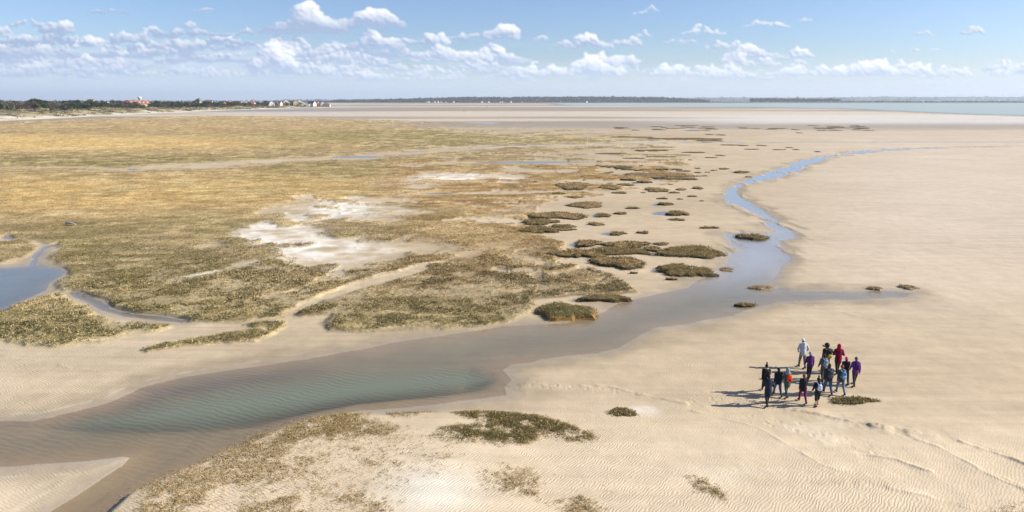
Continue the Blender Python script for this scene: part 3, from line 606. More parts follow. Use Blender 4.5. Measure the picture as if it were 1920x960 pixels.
def dune_pt(s, t):
    i = int(np.clip(s/seg[-1]*(NS-1), 0, NS-1)); x = cxs[i]+nx_[i]*t; y = cys[i]+ny_[i]*t
    z = float(dune_h(np.array([s]), np.array([t]), np.array([x]), np.array([y]))[0]+curv(x, y)+.1)
    return float(x), float(y), z
def s_of(px, t=0):                    # place along the dune line that stands in this direction, t metres inland
    q, _ = proj(cxs+nx_*t, cys+ny_*t, np.full(NS, 5.0)); j = int(np.argmin(np.abs(q-px))); return float(ss[j])
rg = np.random.default_rng(11)
# scrub
n = 9000; Sx = rg.uniform(0, seg[-1]-20, n); Tx = 14+rg.uniform(0, 1, n)**1.3*130
i_ = (Sx/seg[-1]*(NS-1)).astype(int); x = cxs[i_]+nx_[i_]*Tx; y = cys[i_]+ny_[i_]*Tx
keep = fbm(x/16, y/16, 3, 83)+.002*(Tx-40) > .47; Sx, Tx, x, y = Sx[keep], Tx[keep], x[keep], y[keep]
z = dune_h(Sx, Tx, x, y)+curv(x, y)
n = len(x); bc = C(.13, .105, .07)*rg.uniform(.7, 1.6, n)[:, None]; g = rg.uniform(0, 1, n) < .35; bc[g] = C(.09, .10, .04)*rg.uniform(.7, 1.4, g.sum())[:, None]
V, Qq, CC = tufts(np.stack([x, y, z], 1), rg.uniform(.8, 2.2, n), rg.uniform(.7, 1.9, n), bc, 9, rg, .7, .5)
tag(link('dune_scrub', mk_mesh('dune_scrub', V, Qq, M_FOL, col=CC)), 'brown and grey green thorn scrub covering the dune slopes', 'scrub', kind='stuff')
# trees
M_BARK = pmat('bark', (.10, .08, .06), .9, (8, .3))
def tree_proto(seed, kind):
    r = np.random.default_rng(seed)
    cols = {'pine': C(.045, .065, .028), 'bare': C(.14, .10, .08), 'olive': C(.10, .105, .045)}[kind]
    h = {'pine': 6.5, 'bare': 6.2, 'olive': 5.2}[kind]
    root = empty({'pine': 'pine_tree', 'bare': 'bare_tree', 'olive': 'shrub_tree'}[kind], (0, 0, 0))
    bm = bmesh.new()
    def limb(a, b, r0, r1):
        a = Vector(a); b = Vector(b); d = (b-a).normalized(); u = d.orthogonal().normalized(); v_ = d.cross(u); rings = []
        for p, q in ((a, r0), (b, r1)): rings.append([bm.verts.new(p+(u*math.cos(t)+v_*math.sin(t))*q) for t in [k*PI/3 for k in range(6)]])
        for k in range(6): bm.faces.new((rings[0][k], rings[0][(k+1) % 6], rings[1][(k+1) % 6], rings[1][k]))
    lean = r.uniform(-.3, .6); limb((0, 0, -1), (lean*.5, 0, h*.45), .22, .15); limb((lean*.5, 0, h*.45), (lean, 0, h*.85), .15, .05)
    lobes = []
    for k in range(9 if kind != 'bare' else 11):
        a = k*2.4+r.uniform(0, 1); zz = h*r.uniform(.38, .9); rad = h*.30*(1-abs(zz/h-.55)*.9)*r.uniform(.5, 1.15)
        c = np.array([lean*zz/h+math.cos(a)*rad, math.sin(a)*rad, zz]); lobes.append((c, h*r.uniform(.13, .22)))
        limb((lean*.5*zz/h, 0, zz*.72), tuple(c), .07, .03)
    me = bpy.data.meshes.new('trunk'); bm.to_mesh(me); bm.free(); me.materials.append(M_BARK); link('trunk', me, root)
    P, Sz, B = [], [], []
    for c, q in lobes:
        nn = 26; u = r.normal(0, 1, (nn, 3)); u /= np.linalg.norm(u, axis=1)[:, None]; P.append(c+u*q*r.uniform(.45, 1, nn)[:, None]-np.array([0, 0, .1]))
        Sz.append(np.full(nn, q*.45)); B.append(cols*r.uniform(.6, 1.5)*r.uniform(.75, 1.3, nn)[:, None])
    P = np.concatenate(P); Sz = np.concatenate(Sz); B = np.concatenate(B)
    V, Qq, CC = tufts(P, Sz, Sz*1.6, B, 5 if kind != 'bare' else 4, r, .6, .5 if kind != 'bare' else .22)
    link('crown', mk_mesh('crown', V, Qq, M_FOL, col=CC), root); return root
TL = {'pine': ('dark green pine standing on the dune ridge behind the beach', 'pine tree', 'pines on the dune ridge'),
      'bare': ('leafless purplish brown tree standing on the dune ridge', 'tree', 'bare trees on the dune ridge'),
      'olive': ('low olive green bushy tree standing on the dune ridge', 'shrub', 'bushy trees on the dune ridge')}
protos = {k: [tree_proto(s*7+len(k), k) for s in range(2)] for k in TL}; used = set()
rt = random.Random(3)
def put_tree(kind, x, y, z, sc):
    i = rt.randrange(2); p = protos[kind][i]
    if (kind, i) in used: o = copy_tree(p)
    else: o = p; used.add((kind, i))
    o.location = (x, y, z); o.rotation_euler[2] = rt.uniform(0, 6.28); o.scale = (sc*rt.uniform(1.1, 1.8), sc*rt.uniform(1.1, 1.8), sc)
    lb, ct, gr = TL[kind]; tag(o, lb, ct, gr); return o
s_left = s_of(-60, 100)
k = 0; nt_ = 285
while k < nt_:
    s = s_left+(seg[-1]-s_left-60)*(k/nt_)**1.0+rt.uniform(-25, 25); t = 48+rt.random()**1.4*110
    if s > seg[-1]-40: s = seg[-1]-60
    u = s/seg[-1]
    kd = 'pine' if rt.random() < .55 else ('bare' if rt.random() < .6 else 'olive')
    x, y, z = dune_pt(s, t); sc = np.interp(u, [0, .5, .8, 1], [1.0, 1.1, 1.15, 1.2])*rt.uniform(.7, 1.25)
    if rt.random() < .25: sc *= .6
    put_tree(kd, x, y, z-.2, sc); k += 1
# the wood behind the first trees
rg = np.random.default_rng(77); n = 5200; Sx = rg.uniform(s_left-60, seg[-1]-70, n); Tx = rg.uniform(70, 330, n)
i_ = (Sx/seg[-1]*(NS-1)).astype(int); x = cxs[i_]+nx_[i_]*Tx; y = cys[i_]+ny_[i_]*Tx; kp = fbm(x/40, y/40, 3, 84) > .42; x, y, Sx, Tx = x[kp], y[kp], Sx[kp], Tx[kp]
n = len(x); z = dune_h(Sx, Tx, x, y)+curv(x, y); bc = C(.055, .07, .035)*rg.uniform(.6, 1.6, n)[:, None]; g = fbm(x/30, y/30, 2, 85) > .5; bc[g] = C(.13, .10, .08)*rg.uniform(.7, 1.4, g.sum())[:, None]
V, Qq, CC = tufts(np.stack([x, y, z+.5], 1), rg.uniform(2, 3.6, n), rg.uniform(3.2, 6.2, n), bc, 16, rg, .8, .35)
tag(link('dune_wood', mk_mesh('dune_wood', V, Qq, M_FOL, col=CC)), 'mixed dark green and brown wood behind the dune ridge', 'woods', kind='stuff')
# ------------------------------------------------------------------ houses
M_WHITE = pmat('white_render', (.62, .59, .55), .8, (2, .06)); M_CREAM = pmat('cream_render', (.62, .52, .38), .8, (2, .08)); M_BRICK = pmat('brick_wall', (.34, .17, .11), .9, (4, .15))
M_TILE = pmat('red_tile', (.36, .13, .085), .85, (3, .2)); M_SLATE = pmat('slate_roof', (.10, .11, .14), .6, (3, .15)); M_BTILE = pmat('brown_tile', (.20, .11, .08), .85, (3, .2))
M_GLASS = pmat('window_glass', (.03, .04, .05), .15, spec=.6)
def bxm(bm, x0, x1, y0, y1, z0, z1):
    v = [bm.verts.new((x, y, z)) for z in (z0, z1) for x, y in ((x0, y0), (x1, y0), (x1, y1), (x0, y1))]
    for f in ((0, 3, 2, 1), (4, 5, 6, 7), (0, 1, 5, 4), (1, 2, 6, 5), (2, 3, 7, 6), (3, 0, 4, 7)): bm.faces.new([v[i] for i in f])
def bobj(name, bm, mat, parent=None, smooth=False):
    me = bpy.data.meshes.new(name); bmesh.ops.recalc_face_normals(bm, faces=bm.faces); bm.to_mesh(me); bm.free()
    for mt in (mat if isinstance(mat, list) else [mat]): me.materials.append(mt)
    if smooth: me.polygons.foreach_set('use_smooth', [True]*len(me.polygons))
    return link(name, me, parent)
def house(w_, d_, h_, rh, wm, rm, wins=0, dorm=0):
    """gable faces -y and +y"""
    r = empty('house', (0, 0, 0)); bm = bmesh.new(); W, D = w_/2, d_/2
    pts = [(-W, -1.5), (W, -1.5), (W, h_), (0, h_+rh), (-W, h_)]
    a = [bm.verts.new((x, -D, z)) for x, z in pts]; b2 = [bm.verts.new((x, D, z)) for x, z in pts]
    bm.faces.new(a); bm.faces.new(b2[::-1])
    for k in range(5): bm.faces.new((a[k], b2[k], b2[(k+1) % 5], a[(k+1) % 5]))
    bobj('wall', bm, wm, r)
    bm = bmesh.new(); o_ = .35
    for s in (-1, 1):
        sl = rh/W; x0, z0 = s*(W+o_), h_-o_*sl; t = .22
        q = [(x0, z0+.02), (0, h_+rh+.02), (0, h_+rh+t+.05), (x0, z0+t+.05)]
        f = [bm.verts.new((x, -D-o_, z)) for x, z in q]; g = [bm.verts.new((x, D+o_, z)) for x, z in q]
        bm.faces.new(f); bm.faces.new(g[::-1])
        for k in range(4): bm.faces.new((f[k], g[k], g[(k+1) % 4], f[(k+1) % 4]))
    ro = bobj('roof', bm, rm, r)
    bm = bmesh.new(); bxm(bm, W*.3, W*.3+.7, D*.4, D*.4+.7, h_+rh*.4, h_+rh+.9); bobj('chimney', bm, M_BRICK, ro)
    for k in range(wins):
        bm = bmesh.new(); xw = -W+w_*(k+.5)/wins; bxm(bm, xw-.55, xw+.55, -D-.04, -D+.02, h_*.35, h_*.35+1.3); bobj('window', bm, M_GLASS, r)
        if h_ > 4.5: bm = bmesh.new(); bxm(bm, xw-.55, xw+.55, -D-.04, -D+.02, h_*.35+2.7, h_*.35+3.9); bobj('window', bm, M_GLASS, r)
    for k in range(dorm):
        yd = -D+d_*(k+.5)/dorm
        for s in (1,):
            bm = bmesh.new(); zc = h_+rh*.35; bxm(bm, s*W*.35, s*W*.95, yd-.9, yd+.9, zc-.5, zc+1.3); bobj('dormer', bm, M_WHITE, r)
    return r
def at_px(px, dist, base_z):
    x = (px-960)/F; dy = CP; return x/dy*dist*0+ (px-960)/F*dist/CP*1.0, dist
def rz_to(x, y): return math.atan2(-x, y)
rh_ = random.Random(8)
# dune houses: px, inland t, width, depth, wall height, roof height, wall, roof, windows, turned, label

DH = [(172, 120, 9, 12, 4.6, 4.6, M_WHITE, M_TILE, 2, .6, 'small white gabled house among the dune pines, leftmost of the dune houses'),
      (188, 125, 9, 14, 4.2, 4.4, M_WHITE, M_BTILE, 2, -.3, 'white gabled house with pointed brown roof among dune pines left of the long row house'),
      (203, 130, 7, 9, 4.8, 3.4, M_WHITE, M_SLATE, 1, .2, 'small white cottage with slate roof between dark dune trees'),
      (243, 150, 9, 15, 4.6, 5.0, M_CREAM, M_TILE, 2, .9, 'red roofed cream house half hidden in dune trees'),
      (374, 150, 9, 10, 6, 5, M_WHITE, M_TILE, 2, .2, 'white house with steep red gable standing above the dune trees'),
      (392, 160, 8, 14, 5, 4.4, M_CREAM, M_BTILE, 2, 1.2, 'cream house with brown roof right of the steep white gable'),
      (418, 110, 8, 14, 4, 4.6, M_BRICK, M_BTILE, 2, .5, 'brick house with brown roof between the trees left of the village'),
      (432, 105, 9, 12, 4, 4.8, M_CREAM, M_TILE, 2, -.4, 'cream gabled house with low red roof near the village trees'),
      (445, 115, 8, 15, 4, 4.2, M_WHITE, M_BTILE, 2, 1.3, 'low white house with long brown roof near the village trees'),
      (463, 95, 9, 12, 5.5, 5, M_CREAM, M_BTILE, 2, .1, 'tall cream house with dark gable left of the pink gable'),
      (474, 90, 9, 12, 6.5, 5.6, M_WHITE, M_TILE, 2, -.2, 'tall white house with steep red roof above the beach left of the village')]
for px, t, a, d, h, r_, wm, rm, nw, rz, lb in DH:
    x, y, z = dune_pt(s_of(px, t), t); o = house(a, d, h, r_, wm, rm, nw); o.location = (x, y, z+.3); o.rotation_euler[2] = rz_to(x, y)+rz; tag(o, lb, 'house', 'houses among the dune trees')
# long row house with five white dormers
x, y, z = dune_pt(s_of(262, 92), 92)
r0 = house(8, 25, 2.6, 4.2, M_CREAM, M_TILE, 0, 5); r0.location = (x, y, z+1.2); r0.rotation_euler[2] = rz_to(x, y)-PI/2+.12
tag(r0, 'long row house with red roof and five white dormers among the dune trees', 'row house', 'houses among the dune trees')
# village on the point
VL = [(508, 60, 10, 10, 7, 4.5, M_WHITE, M_SLATE, 3, .3, 'white house with slate roof, leftmost at the village beach front'),
      (517, 66, 9, 10, 8, 5, M_WHITE, M_SLATE, 3, -.2, 'white gabled house beside the leftmost beach front house'),
      (524, 60, 9, 10, 6, 4.5, M_CREAM, M_SLATE, 2, 1.0, 'low cream house with dark roof between white village gables'),
      (531, 72, 9, 12, 5, 4.5, M_BRICK, M_BTILE, 2, .4, 'brown brick house in the gap before the tall village houses'),
      (537, 66, 11, 10, 9, 6, M_WHITE, M_SLATE, 3, .1, 'tall white house with steep grey gable, first of the tall village houses'),
      (547, 85, 10, 14, 7, 6, M_CREAM, M_TILE, 3, .9, 'cream house with red roof behind the beach front left of the big villa'),
      (556, 60, 12, 14, 8, 7, M_CREAM, M_TILE, 3, .0, 'wide cream villa with red roof directly left of the orange roofed villa'),
      (563, 66, 15, 14, 11, 7.5, M_WHITE, M_TILE, 4, .05, 'largest village villa with bright orange red roof above the beach'),
      (573, 60, 14, 12, 7, 4, M_WHITE, M_BTILE, 4, -.1, 'wide white building stepping down right of the largest villa'),
      (583, 78, 9, 12, 9, 5, M_CREAM, M_SLATE, 2, .5, 'tall narrow cream house with slate roof in mid village'),
      (588, 60, 9, 9, 8, 6, M_WHITE, M_SLATE, 2, .7, 'white house with pointed dark gable in mid village'),
      (594, 62, 9, 9, 6, 5, M_BRICK, M_TILE, 2, -.3, 'brick house with red roof in the right half of the village'),
      (601, 56, 9, 9, 7, 5, M_WHITE, M_BTILE, 2, .2, 'white house with brown roof in the right half of the village'),
      (608, 66, 10, 12, 8, 5, M_CREAM, M_SLATE, 3, .9, 'cream house with long slate roof near the village point'),
      (614, 56, 8, 9, 7, 5, M_WHITE, M_SLATE, 2, -.2, 'narrow white house with slate roof near the village point'),
      (620, 52, 9, 9, 6, 4.5, M_WHITE, M_BTILE, 2, .4, 'white cottage third from the tip of the village point'),
      (627, 50, 10, 10, 8, 6, M_WHITE, M_TILE, 3, .1, 'pink roofed white house second from the tip of the village point'),
      (634, 40, 13, 11, 6, 4.5, M_WHITE, M_TILE, 3, -.2, 'white house with low red roof at the very tip of the village point')]
for px, t, a, d, h, r_, wm, rm, nw, rz, lb in VL:
    x, y, z = dune_pt(min(s_of(px, t), seg[-1]-4), t); o = house(a*1.15, d, h*.78, r_*.95, wm, rm, nw); o.location = (x, y, z+.6); o.rotation_euler[2] = rz_to(x, y)+rz
    tag(o, lb, 'house', 'village houses on the point')
# water tower
def lathe(bm, prof, n=24, c=(0, 0)):
    rings = [[bm.verts.new((c[0]+r*math.cos(2*PI*k/n), c[1]+r*math.sin(2*PI*k/n), z)) for k in range(n)] for r, z in prof]
    for i in range(len(rings)-1):
        for k in range(n): bm.faces.new((rings[i][k], rings[i][(k+1) % n], rings[i+1][(k+1) % n], rings[i+1][k]))
    bm.faces.new(rings[0][::-1]); bm.faces.new(rings[-1])
wt = empty('water_tower', (0, 0, 0)); D_ = 1500
bm = bmesh.new(); lathe(bm, [(2.4, -6), (1.9, 3), (1.8, 10), (2.0, 14.2)]); bobj('column', bm, M_WHITE, wt, True)
bm = bmesh.new(); lathe(bm, [(1.9, 14.2), (2.6, 15), (3.3, 17.2), (3.5, 17.4), (3.5, 20.4), (3.3, 20.6), (1.2, 21.1), (.3, 21.2)]); bobj('tank', bm, M_WHITE, wt, True)
wt.scale = (1.1, 1.1, 1.06); wt.location = ((297-960)/F/CP*D_, D_, float(curv(663/F*D_, D_))+.2); tag(wt, 'white mushroom shaped water tower rising above the dune trees', 'water tower')

# ------------------------------------------------------------------ far shore
M_HILL = attr_mat('hill_ground', .95)
def ridge(name, prof, D, depth, seed, c1, c2, nz, fields=0):
    pxs = np.arange(prof[0][0], prof[-1][0]+1, 2.5); top = np.interp(pxs, [p[0] for p in prof], [p[1] for p in prof])
    hz = (187-top)/F/CP*D+HC; n_ = fbm(pxs/30, pxs*0, 5, seed)
    V = []; nt_ = 14; Cc = []
    for j in range(nt_):
        t = j/(nt_-1); d = D-depth/2*0+depth*t; x = (pxs-960)/F/CP*d; y = np.full(pxs.shape, float(d))
        sh = sm(0, .55, np.full(pxs.shape, t))*sm(1.25, .7, np.full(pxs.shape, t)) if j else np.zeros(pxs.shape)
        zz = (hz-curv(x, y)*1.0)*sh+curv(x, y)+(n_-.5)*nz*sh
        zz = np.where(sh == 0, curv(x, y)+.3, zz); V.append(np.stack([x, y, zz], 1))
        cn = fbm(x/260, y/160+seed, 4, seed+3); c = mixc(np.tile(c1, (len(x), 1)), c2, sm(.48, .56, cn)); Cc.append(c)
    V = np.concatenate(V); ii = np.arange(len(V)).reshape(nt_, -1)
    Q = np.stack([ii[:-1, :-1], ii[:-1, 1:], ii[1:, 1:], ii[1:, :-1]], -1).reshape(-1, 4)
    o = link(name, mk_mesh(name, V, Q, M_HILL, True, col=np.concatenate(Cc))); tag(o, kind='structure'); return pxs, hz
R1 = [(600, 191), (640, 189.5), (700, 188.8), (745, 188), (785, 186.5), (870, 184), (890, 183.6), (950, 184.5), (1000, 183.4), (1100, 183.3), (1230, 184), (1255, 186.5), (1290, 188.5), (1310, 190.5), (1400, 191), (1420, 190.8), (1540, 190.8), (1600, 191), (1920, 191), (2500, 191)]
R2 = [(-900, 190.5), (-300, 191), (0, 192.2), (60, 191.3), (150, 190.8), (190, 190.4), (230, 190.2), (300, 190.8), (420, 191.5), (500, 191), (560, 188.5), (620, 187.5), (700, 188.3), (800, 188), (1200, 186), (1260, 184), (1340, 182.5), (1400, 182.8), (1600, 182), (1622, 180.3), (1650, 181.5), (1750, 181), (1850, 181.5), (1920, 180.4), (2100, 180), (2500, 182)]
px1, hz1 = ridge('far_shore', R1, 4100, 900, 5, C(.10, .10, .05), C(.17, .15, .08), 2)
px2, hz2 = ridge('far_hills', R2, 8200, 2500, 9, C(.07, .075, .05), C(.16, .17, .09), 6)
# low marsh bank in front of the far shore
bm_px = np.arange(1180, 2500, 6.); V = []
for j, (d, z) in enumerate(((3600, .0), (3640, 1.3), (3900, 1.8), (4200, 1.5))):
    x = (bm_px-960)/F/CP*d; V.append(np.stack([x, np.full(x.shape, float(d)), z+curv(x, x*0+d)+.2], 1))
V = np.concatenate(V); ii = np.arange(len(V)).reshape(4, -1); Q = np.stack([ii[:-1, :-1], ii[:-1, 1:], ii[1:, 1:], ii[1:, :-1]], -1).reshape(-1, 4)
nn = fbm(V[:, 0]/150, V[:, 1]/60, 4, 91); cc = mixc(np.tile(C(.22, .19, .10), (len(V), 1)), C(.14, .15, .06), sm(.4, .6, nn))
tag(link('far_meadow', mk_mesh('far_meadow', V, Q, M_HILL, True, col=cc)), kind='structure')
# far woods
rg = np.random.default_rng(23)
P, Sz, B = [], [], []
def woods(x0, x1, n, d0, d1, hfun, size, cols):
    px = rg.uniform(x0, x1, n); d = rg.uniform(d0, d1, n); x = (px-960)/F/CP*d
    z = hfun(px, d)+curv(x, d)
    P.append(np.stack([x, d, z], 1)); Sz.append(rg.uniform(.6, 1.4, n)*size); B.append(cols*rg.uniform(.6, 1.5, n)[:, None])
def ridge_h(px, d):
    t = np.clip((d-4100)/900, 0, 1); h = np.interp(px, px1, hz1); return h*sm(0, .55, t)-1
woods(640, 1310, 5200, 4110, 4600, ridge_h, 11, C(.075, .075, .045))
woods(860, 1010, 900, 4110, 4300, ridge_h, 10, C(.11, .085, .06))
woods(1385, 1545, 800, 4150, 4300, lambda p, d: 2+(d-4150)*.10, 10, C(.05, .055, .035))
woods(1290, 1390, 60, 3950, 4200, lambda p, d: p*0+1.5, 5, C(.07, .08, .04))
woods(1540, 2400, 1500, 4150, 4300, lambda p, d: p*0+2, 8, C(.065, .065, .045))
woods(560, 900, 500, 4110, 4200, lambda p, d: p*0+1, 9, C(.07, .07, .045))
r2h = lambda p, d: np.interp(p, px2, hz2)*sm(0, .55, (d-8200)/2500)-2
woods(-300, 2400, 2600, 8300, 9500, r2h, 20, C(.06, .065, .045))
P = np.concatenate(P); Sz = np.concatenate(Sz); B = np.concatenate(B)
V, Qq, CC = tufts(P, Sz*.7, Sz, B, 8, rg, .7, .6)
tag(link('far_woods', mk_mesh('far_woods', V, Qq, M_FOL, col=CC)), 'dark hazy woods covering the opposite shore of the bay', 'woods', kind='stuff')
# houses of the far shore
FP = [(808, 190.6), (812, 190.4), (822, 190.2), (828, 190.4), (834, 190.6), (842, 190.2), (856, 189.2), (866, 189), (877, 189), (898, 188.6), (906, 190), (918, 189.4), (924, 188), (931, 189), (937, 187), (939, 189.6), (943, 190),
      (958, 190.6), (978, 190.8), (1004, 188), (1022, 187), (1046, 189), (1073, 187), (1078, 186.2), (1085, 188), (1093, 191), (1155, 184.6), (1181, 186), (1190, 189), (1204, 188), (1234, 185), (1232, 188), (1625, 190.2), (1631, 190.4), (1692, 190.6), (1828, 190.6), (1862, 190.3)]
hp = [house(9, 13, 5, 4, M_WHITE, M_SLATE, 0), house(12, 10, 6, 4.5, M_WHITE, M_TILE, 0), house(10, 12, 5.5, 4, M_CREAM, M_BTILE, 0)]
usedh = set()
for k, (px, py) in enumerate(FP):
    i = k % 3; o = hp[i] if i not in usedh else copy_tree(hp[i]); usedh.add(i)
    D_ = 4085+rh_.uniform(-20, 20); x = (px-960)/F/CP*D_; z = (187-py)/F/CP*D_+HC-9
    t = max(0, min(1, 0)); z = max(z, float(curv(x, D_))+.5)
    # stand on the slope: move back until the ridge reaches the seen height
    h = float(np.interp(px, px1, hz1)); want = z-float(curv(x, D_))
    if want > 1.5 and h > 6: tq = min(.5, .55*math.sqrt(min(want/h, .95))*.9); D_ = 4100+900*tq; x = (px-960)/F/CP*D_; z = float(curv(x, D_))+h*float(sm(0, .55, tq))
    o.location = (x, D_, z+1.0); o.rotation_euler[2] = rh_.uniform(-.9, .9); o.scale = (.8, .8, .9)
    if k == 24+1: tag(o, 'lone white house right at the waterline of the wooded far shore', 'house', 'houses on the far shore')
    else: tag(o, ['tiny pale house with grey roof among the far shore woods', 'tiny white house with red roof among the far shore woods', 'tiny cream house with brown roof among the far shore woods'][i], 'house', 'houses on the far shore')
# church spire
# wind turbines
M_TURB = pmat('turbine_white', (.5, .52, .55), .5)
def turbine():
    r = empty('wind_turbine', (0, 0, 0)); bm = bmesh.new(); lathe(bm, [(2.2, -20), (1.3, 60)], 10); bobj('tower', bm, M_TURB, r, True)
    bm = bmesh.new(); bxm(bm, -1.6, 1.6, -4, 5, 59, 62.5); na_ = bobj('nacelle', bm, M_TURB, r)
    for k in range(3):
        bm = bmesh.new(); a = 2*PI*k/3+.4; d = Vector((math.cos(a), 0, math.sin(a))); u = Vector((-math.sin(a), 0, math.cos(a)))
        c = Vector((0, -4.6, 61)); vs = [bm.verts.new(c+d*q+u*s+Vector((0, e, 0))) for q, s_ in ((1, 1.2), (8, 1.7), (30, .4)) for s, e in ((s_, 0), (0, .4), (-s_*.5, 0), (0, -.4))]
        for j in range(2):
            for i in range(4): bm.faces.new((vs[j*4+i], vs[j*4+(i+1) % 4], vs[j*4+4+(i+1) % 4], vs[j*4+4+i]))
        bobj('blade', bm, M_TURB, r)
    return r
tb = turbine()
for k, (px, dd) in enumerate(((1676, 9800), (1681, 10300), (1715, 10200), (1752, 9900), (1760, 10400), (1778, 10500), (1800, 10300), (1832, 9500), (1845, 9900), (1852, 9700), (1858, 9500), (1870, 10200), (1893, 10000))):
    o = tb if k == 0 else copy_tree(tb); x = (px-960)/F/CP*dd; o.location = (x, dd, float(curv(x, dd))+float(np.interp(px, px2, hz2))*.8-5); o.rotation_euler[2] = rh_.uniform(-.5, .9)
    tag(o, 'faint white wind turbine on the hazy hills at the far right', 'wind turbine', 'wind turbines on the far hills')
# small things out on the flats
M_HULL = pmat('boat_white', (.75, .75, .75), .4)
def boat(px, d, L_, lb):
    r = empty('small_boat', (0, 0, 0)); bm = bmesh.new(); secs = []
    for u in (-1, -.6, 0, .5, .85, 1.0):
        w_ = L_*.17*(1-max(0, u)**2.2*.95); y_ = u*L_/2
        secs.append([bm.verts.new((y_, s*w_*q, z)) for s, q, z in ((-1, 1, L_*.13+max(0, u)*.3), (-1, .75, 0), (0, .1, -.25), (1, .75, 0), (1, 1, L_*.13+max(0, u)*.3))])
    for a, b2 in zip(secs, secs[1:]):
        for k in range(4): bm.faces.new((a[k], a[k+1], b2[k+1], b2[k]))
        bm.faces.new((a[0], b2[0], b2[4], a[4]))
    bm.faces.new(secs[0]); bobj('hull', bm, M_HULL, r)
    bm = bmesh.new(); bxm(bm, -L_*.12, L_*.12, -L_*.1, L_*.1, L_*.13+.02, L_*.33); bobj('cabin', bm, M_WHITE, r)
    x = (px-960)/F/CP*d; r.location = (x, d, float(curv(x, d))+.15); tag(r, lb, 'boat'); return r
boat(1274, 2250, 7.5, 'small white boat lying in the pale channel before the far woods')
# driftwood log, marker post, bird
M_WOOD = pmat('bleached_wood', (.50, .46, .40), .9, (9, .3), .5)
bm = bmesh.new(); prev = None
for k in range(9):
    t = k/8; c = Vector((t*2.3-1.15, math.sin(t*5)*.10, .14+.05*math.sin(t*3))); q = .15*(1-.5*t)
    ring = [bm.verts.new(c+Vector((0, math.cos(a)*q, math.sin(a)*q*(1+.2*math.sin(3*a+k))))) for a in [2*PI*j/9 for j in range(9)]]
    if prev:
        for j in range(9): bm.faces.new((prev[j], prev[(j+1) % 9], ring[(j+1) % 9], ring[j]))
    else: bm.faces.new(ring[::-1])
    prev = ring
bm.faces.new(prev); lg = bobj('driftwood_log', bm, M_WOOD, smooth=True); x, y = unproj(134, 422, .3); lg.location = (float(x), float(y), .34); lg.rotation_euler[2] = -.5
tag(lg, 'bleached driftwood log lying in the golden marsh grass on the left', 'driftwood')
bm = bmesh.new(); lathe(bm, [(.12, -.3), (.12, 1.5), (.08, 1.6)], 10); mp_ = bobj('marker_post', bm, M_WHITE, smooth=True); x, y = unproj(1101, 265.5, .3); mp_.location = (float(x), float(y), .3)
tag(mp_, 'white marker post standing on the long green bank beyond the creek', 'post')
for px, py, lb in ((870, 209.5, 'tiny dark post alone on the distant sand flat'), (914, 200.5, 'farther tiny dark post near the edge of the distant flat')):
    bm = bmesh.new(); lathe(bm, [(.35, -.3), (.3, 1.6), (.2, 1.8)], 8); q = bobj('wooden_post', bm, M_PEAT); x, y = unproj(px, py, .1); q.location = (float(x), float(y), float(curv(x, y))+.1); tag(q, lb, 'post')

# ------------------------------------------------------------------ walkers
M_SKIN = pmat('skin', (.52, .30, .21), .6)
CM = {}
def cloth(name, c):
    if name not in CM: CM[name] = pmat(name, c, .9, (30, .12), .3, .15)
    return CM[name]
def capsule(bm, p0, p1, r0, r1, n=12, sc=(1, 1)):
    p0 = Vector(p0); p1 = Vector(p1); d = p1-p0; L_ = d.length
    d = d/L_ if L_ > 1e-5 else Vector((0, 0, 1)); u = Vector((1, 0, 0)); u = (u-d*u.dot(d)); u = u.normalized() if u.length > .1 else d.orthogonal().normalized(); v_ = d.cross(u)
    rings = []
    for k in range(1, 4): a = PI/2*k/4; rings.append((p0-d*r0*math.cos(a), r0*math.sin(a)))
    rings += [(p0, r0), (p0.lerp(p1, .5), (r0+r1)/2), (p1, r1)]
    for k in (3, 2, 1): a = PI/2*k/4; rings.append((p1+d*r1*math.cos(a), r1*math.sin(a)))
    vs = [[bm.verts.new(c+(u*math.cos(t)*sc[0]+v_*math.sin(t)*sc[1])*q) for t in [2*PI*j/n for j in range(n)]] for c, q in rings]
    a0 = bm.verts.new(p0-d*r0); a1 = bm.verts.new(p1+d*r1)
    for i in range(len(vs)-1):
        for j in range(n): bm.faces.new((vs[i][j], vs[i][(j+1) % n], vs[i+1][(j+1) % n], vs[i+1][j]))
    for j in range(n): bm.faces.new((a0, vs[0][(j+1) % n], vs[0][j])); bm.faces.new((a1, vs[-1][j], vs[-1][(j+1) % n]))
def ball(bm, c, rx, ry, rz, n=14):
    r = bmesh.ops.create_uvsphere(bm, u_segments=n, v_segments=n//2+2, radius=1)
    for v in r['verts']: v.co = Vector((v.co.x*rx+c[0], v.co.y*ry+c[1], v.co.z*rz+c[2]))
def solidify(name, bm, vox, mat, parent=None, smooth_it=3):
    me = bpy.data.meshes.new('t'); bm.to_mesh(me); bm.free(); o = bpy.data.objects.new('t', me); COL.objects.link(o)
    r = o.modifiers.new('r', 'REMESH'); r.mode = 'VOXEL'; r.voxel_size = vox
    s = o.modifiers.new('s', 'SMOOTH'); s.iterations = smooth_it; s.factor = .5
    dg = bpy.context.evaluated_depsgraph_get(); out = bpy.data.meshes.new_from_object(o.evaluated_get(dg)); out.name = name
    bpy.data.objects.remove(o); bpy.data.meshes.remove(me)
    out.materials.clear(); out.materials.append(mat); out.polygons.foreach_set('use_smooth', [True]*len(out.polygons))
    return link(name, out, parent)
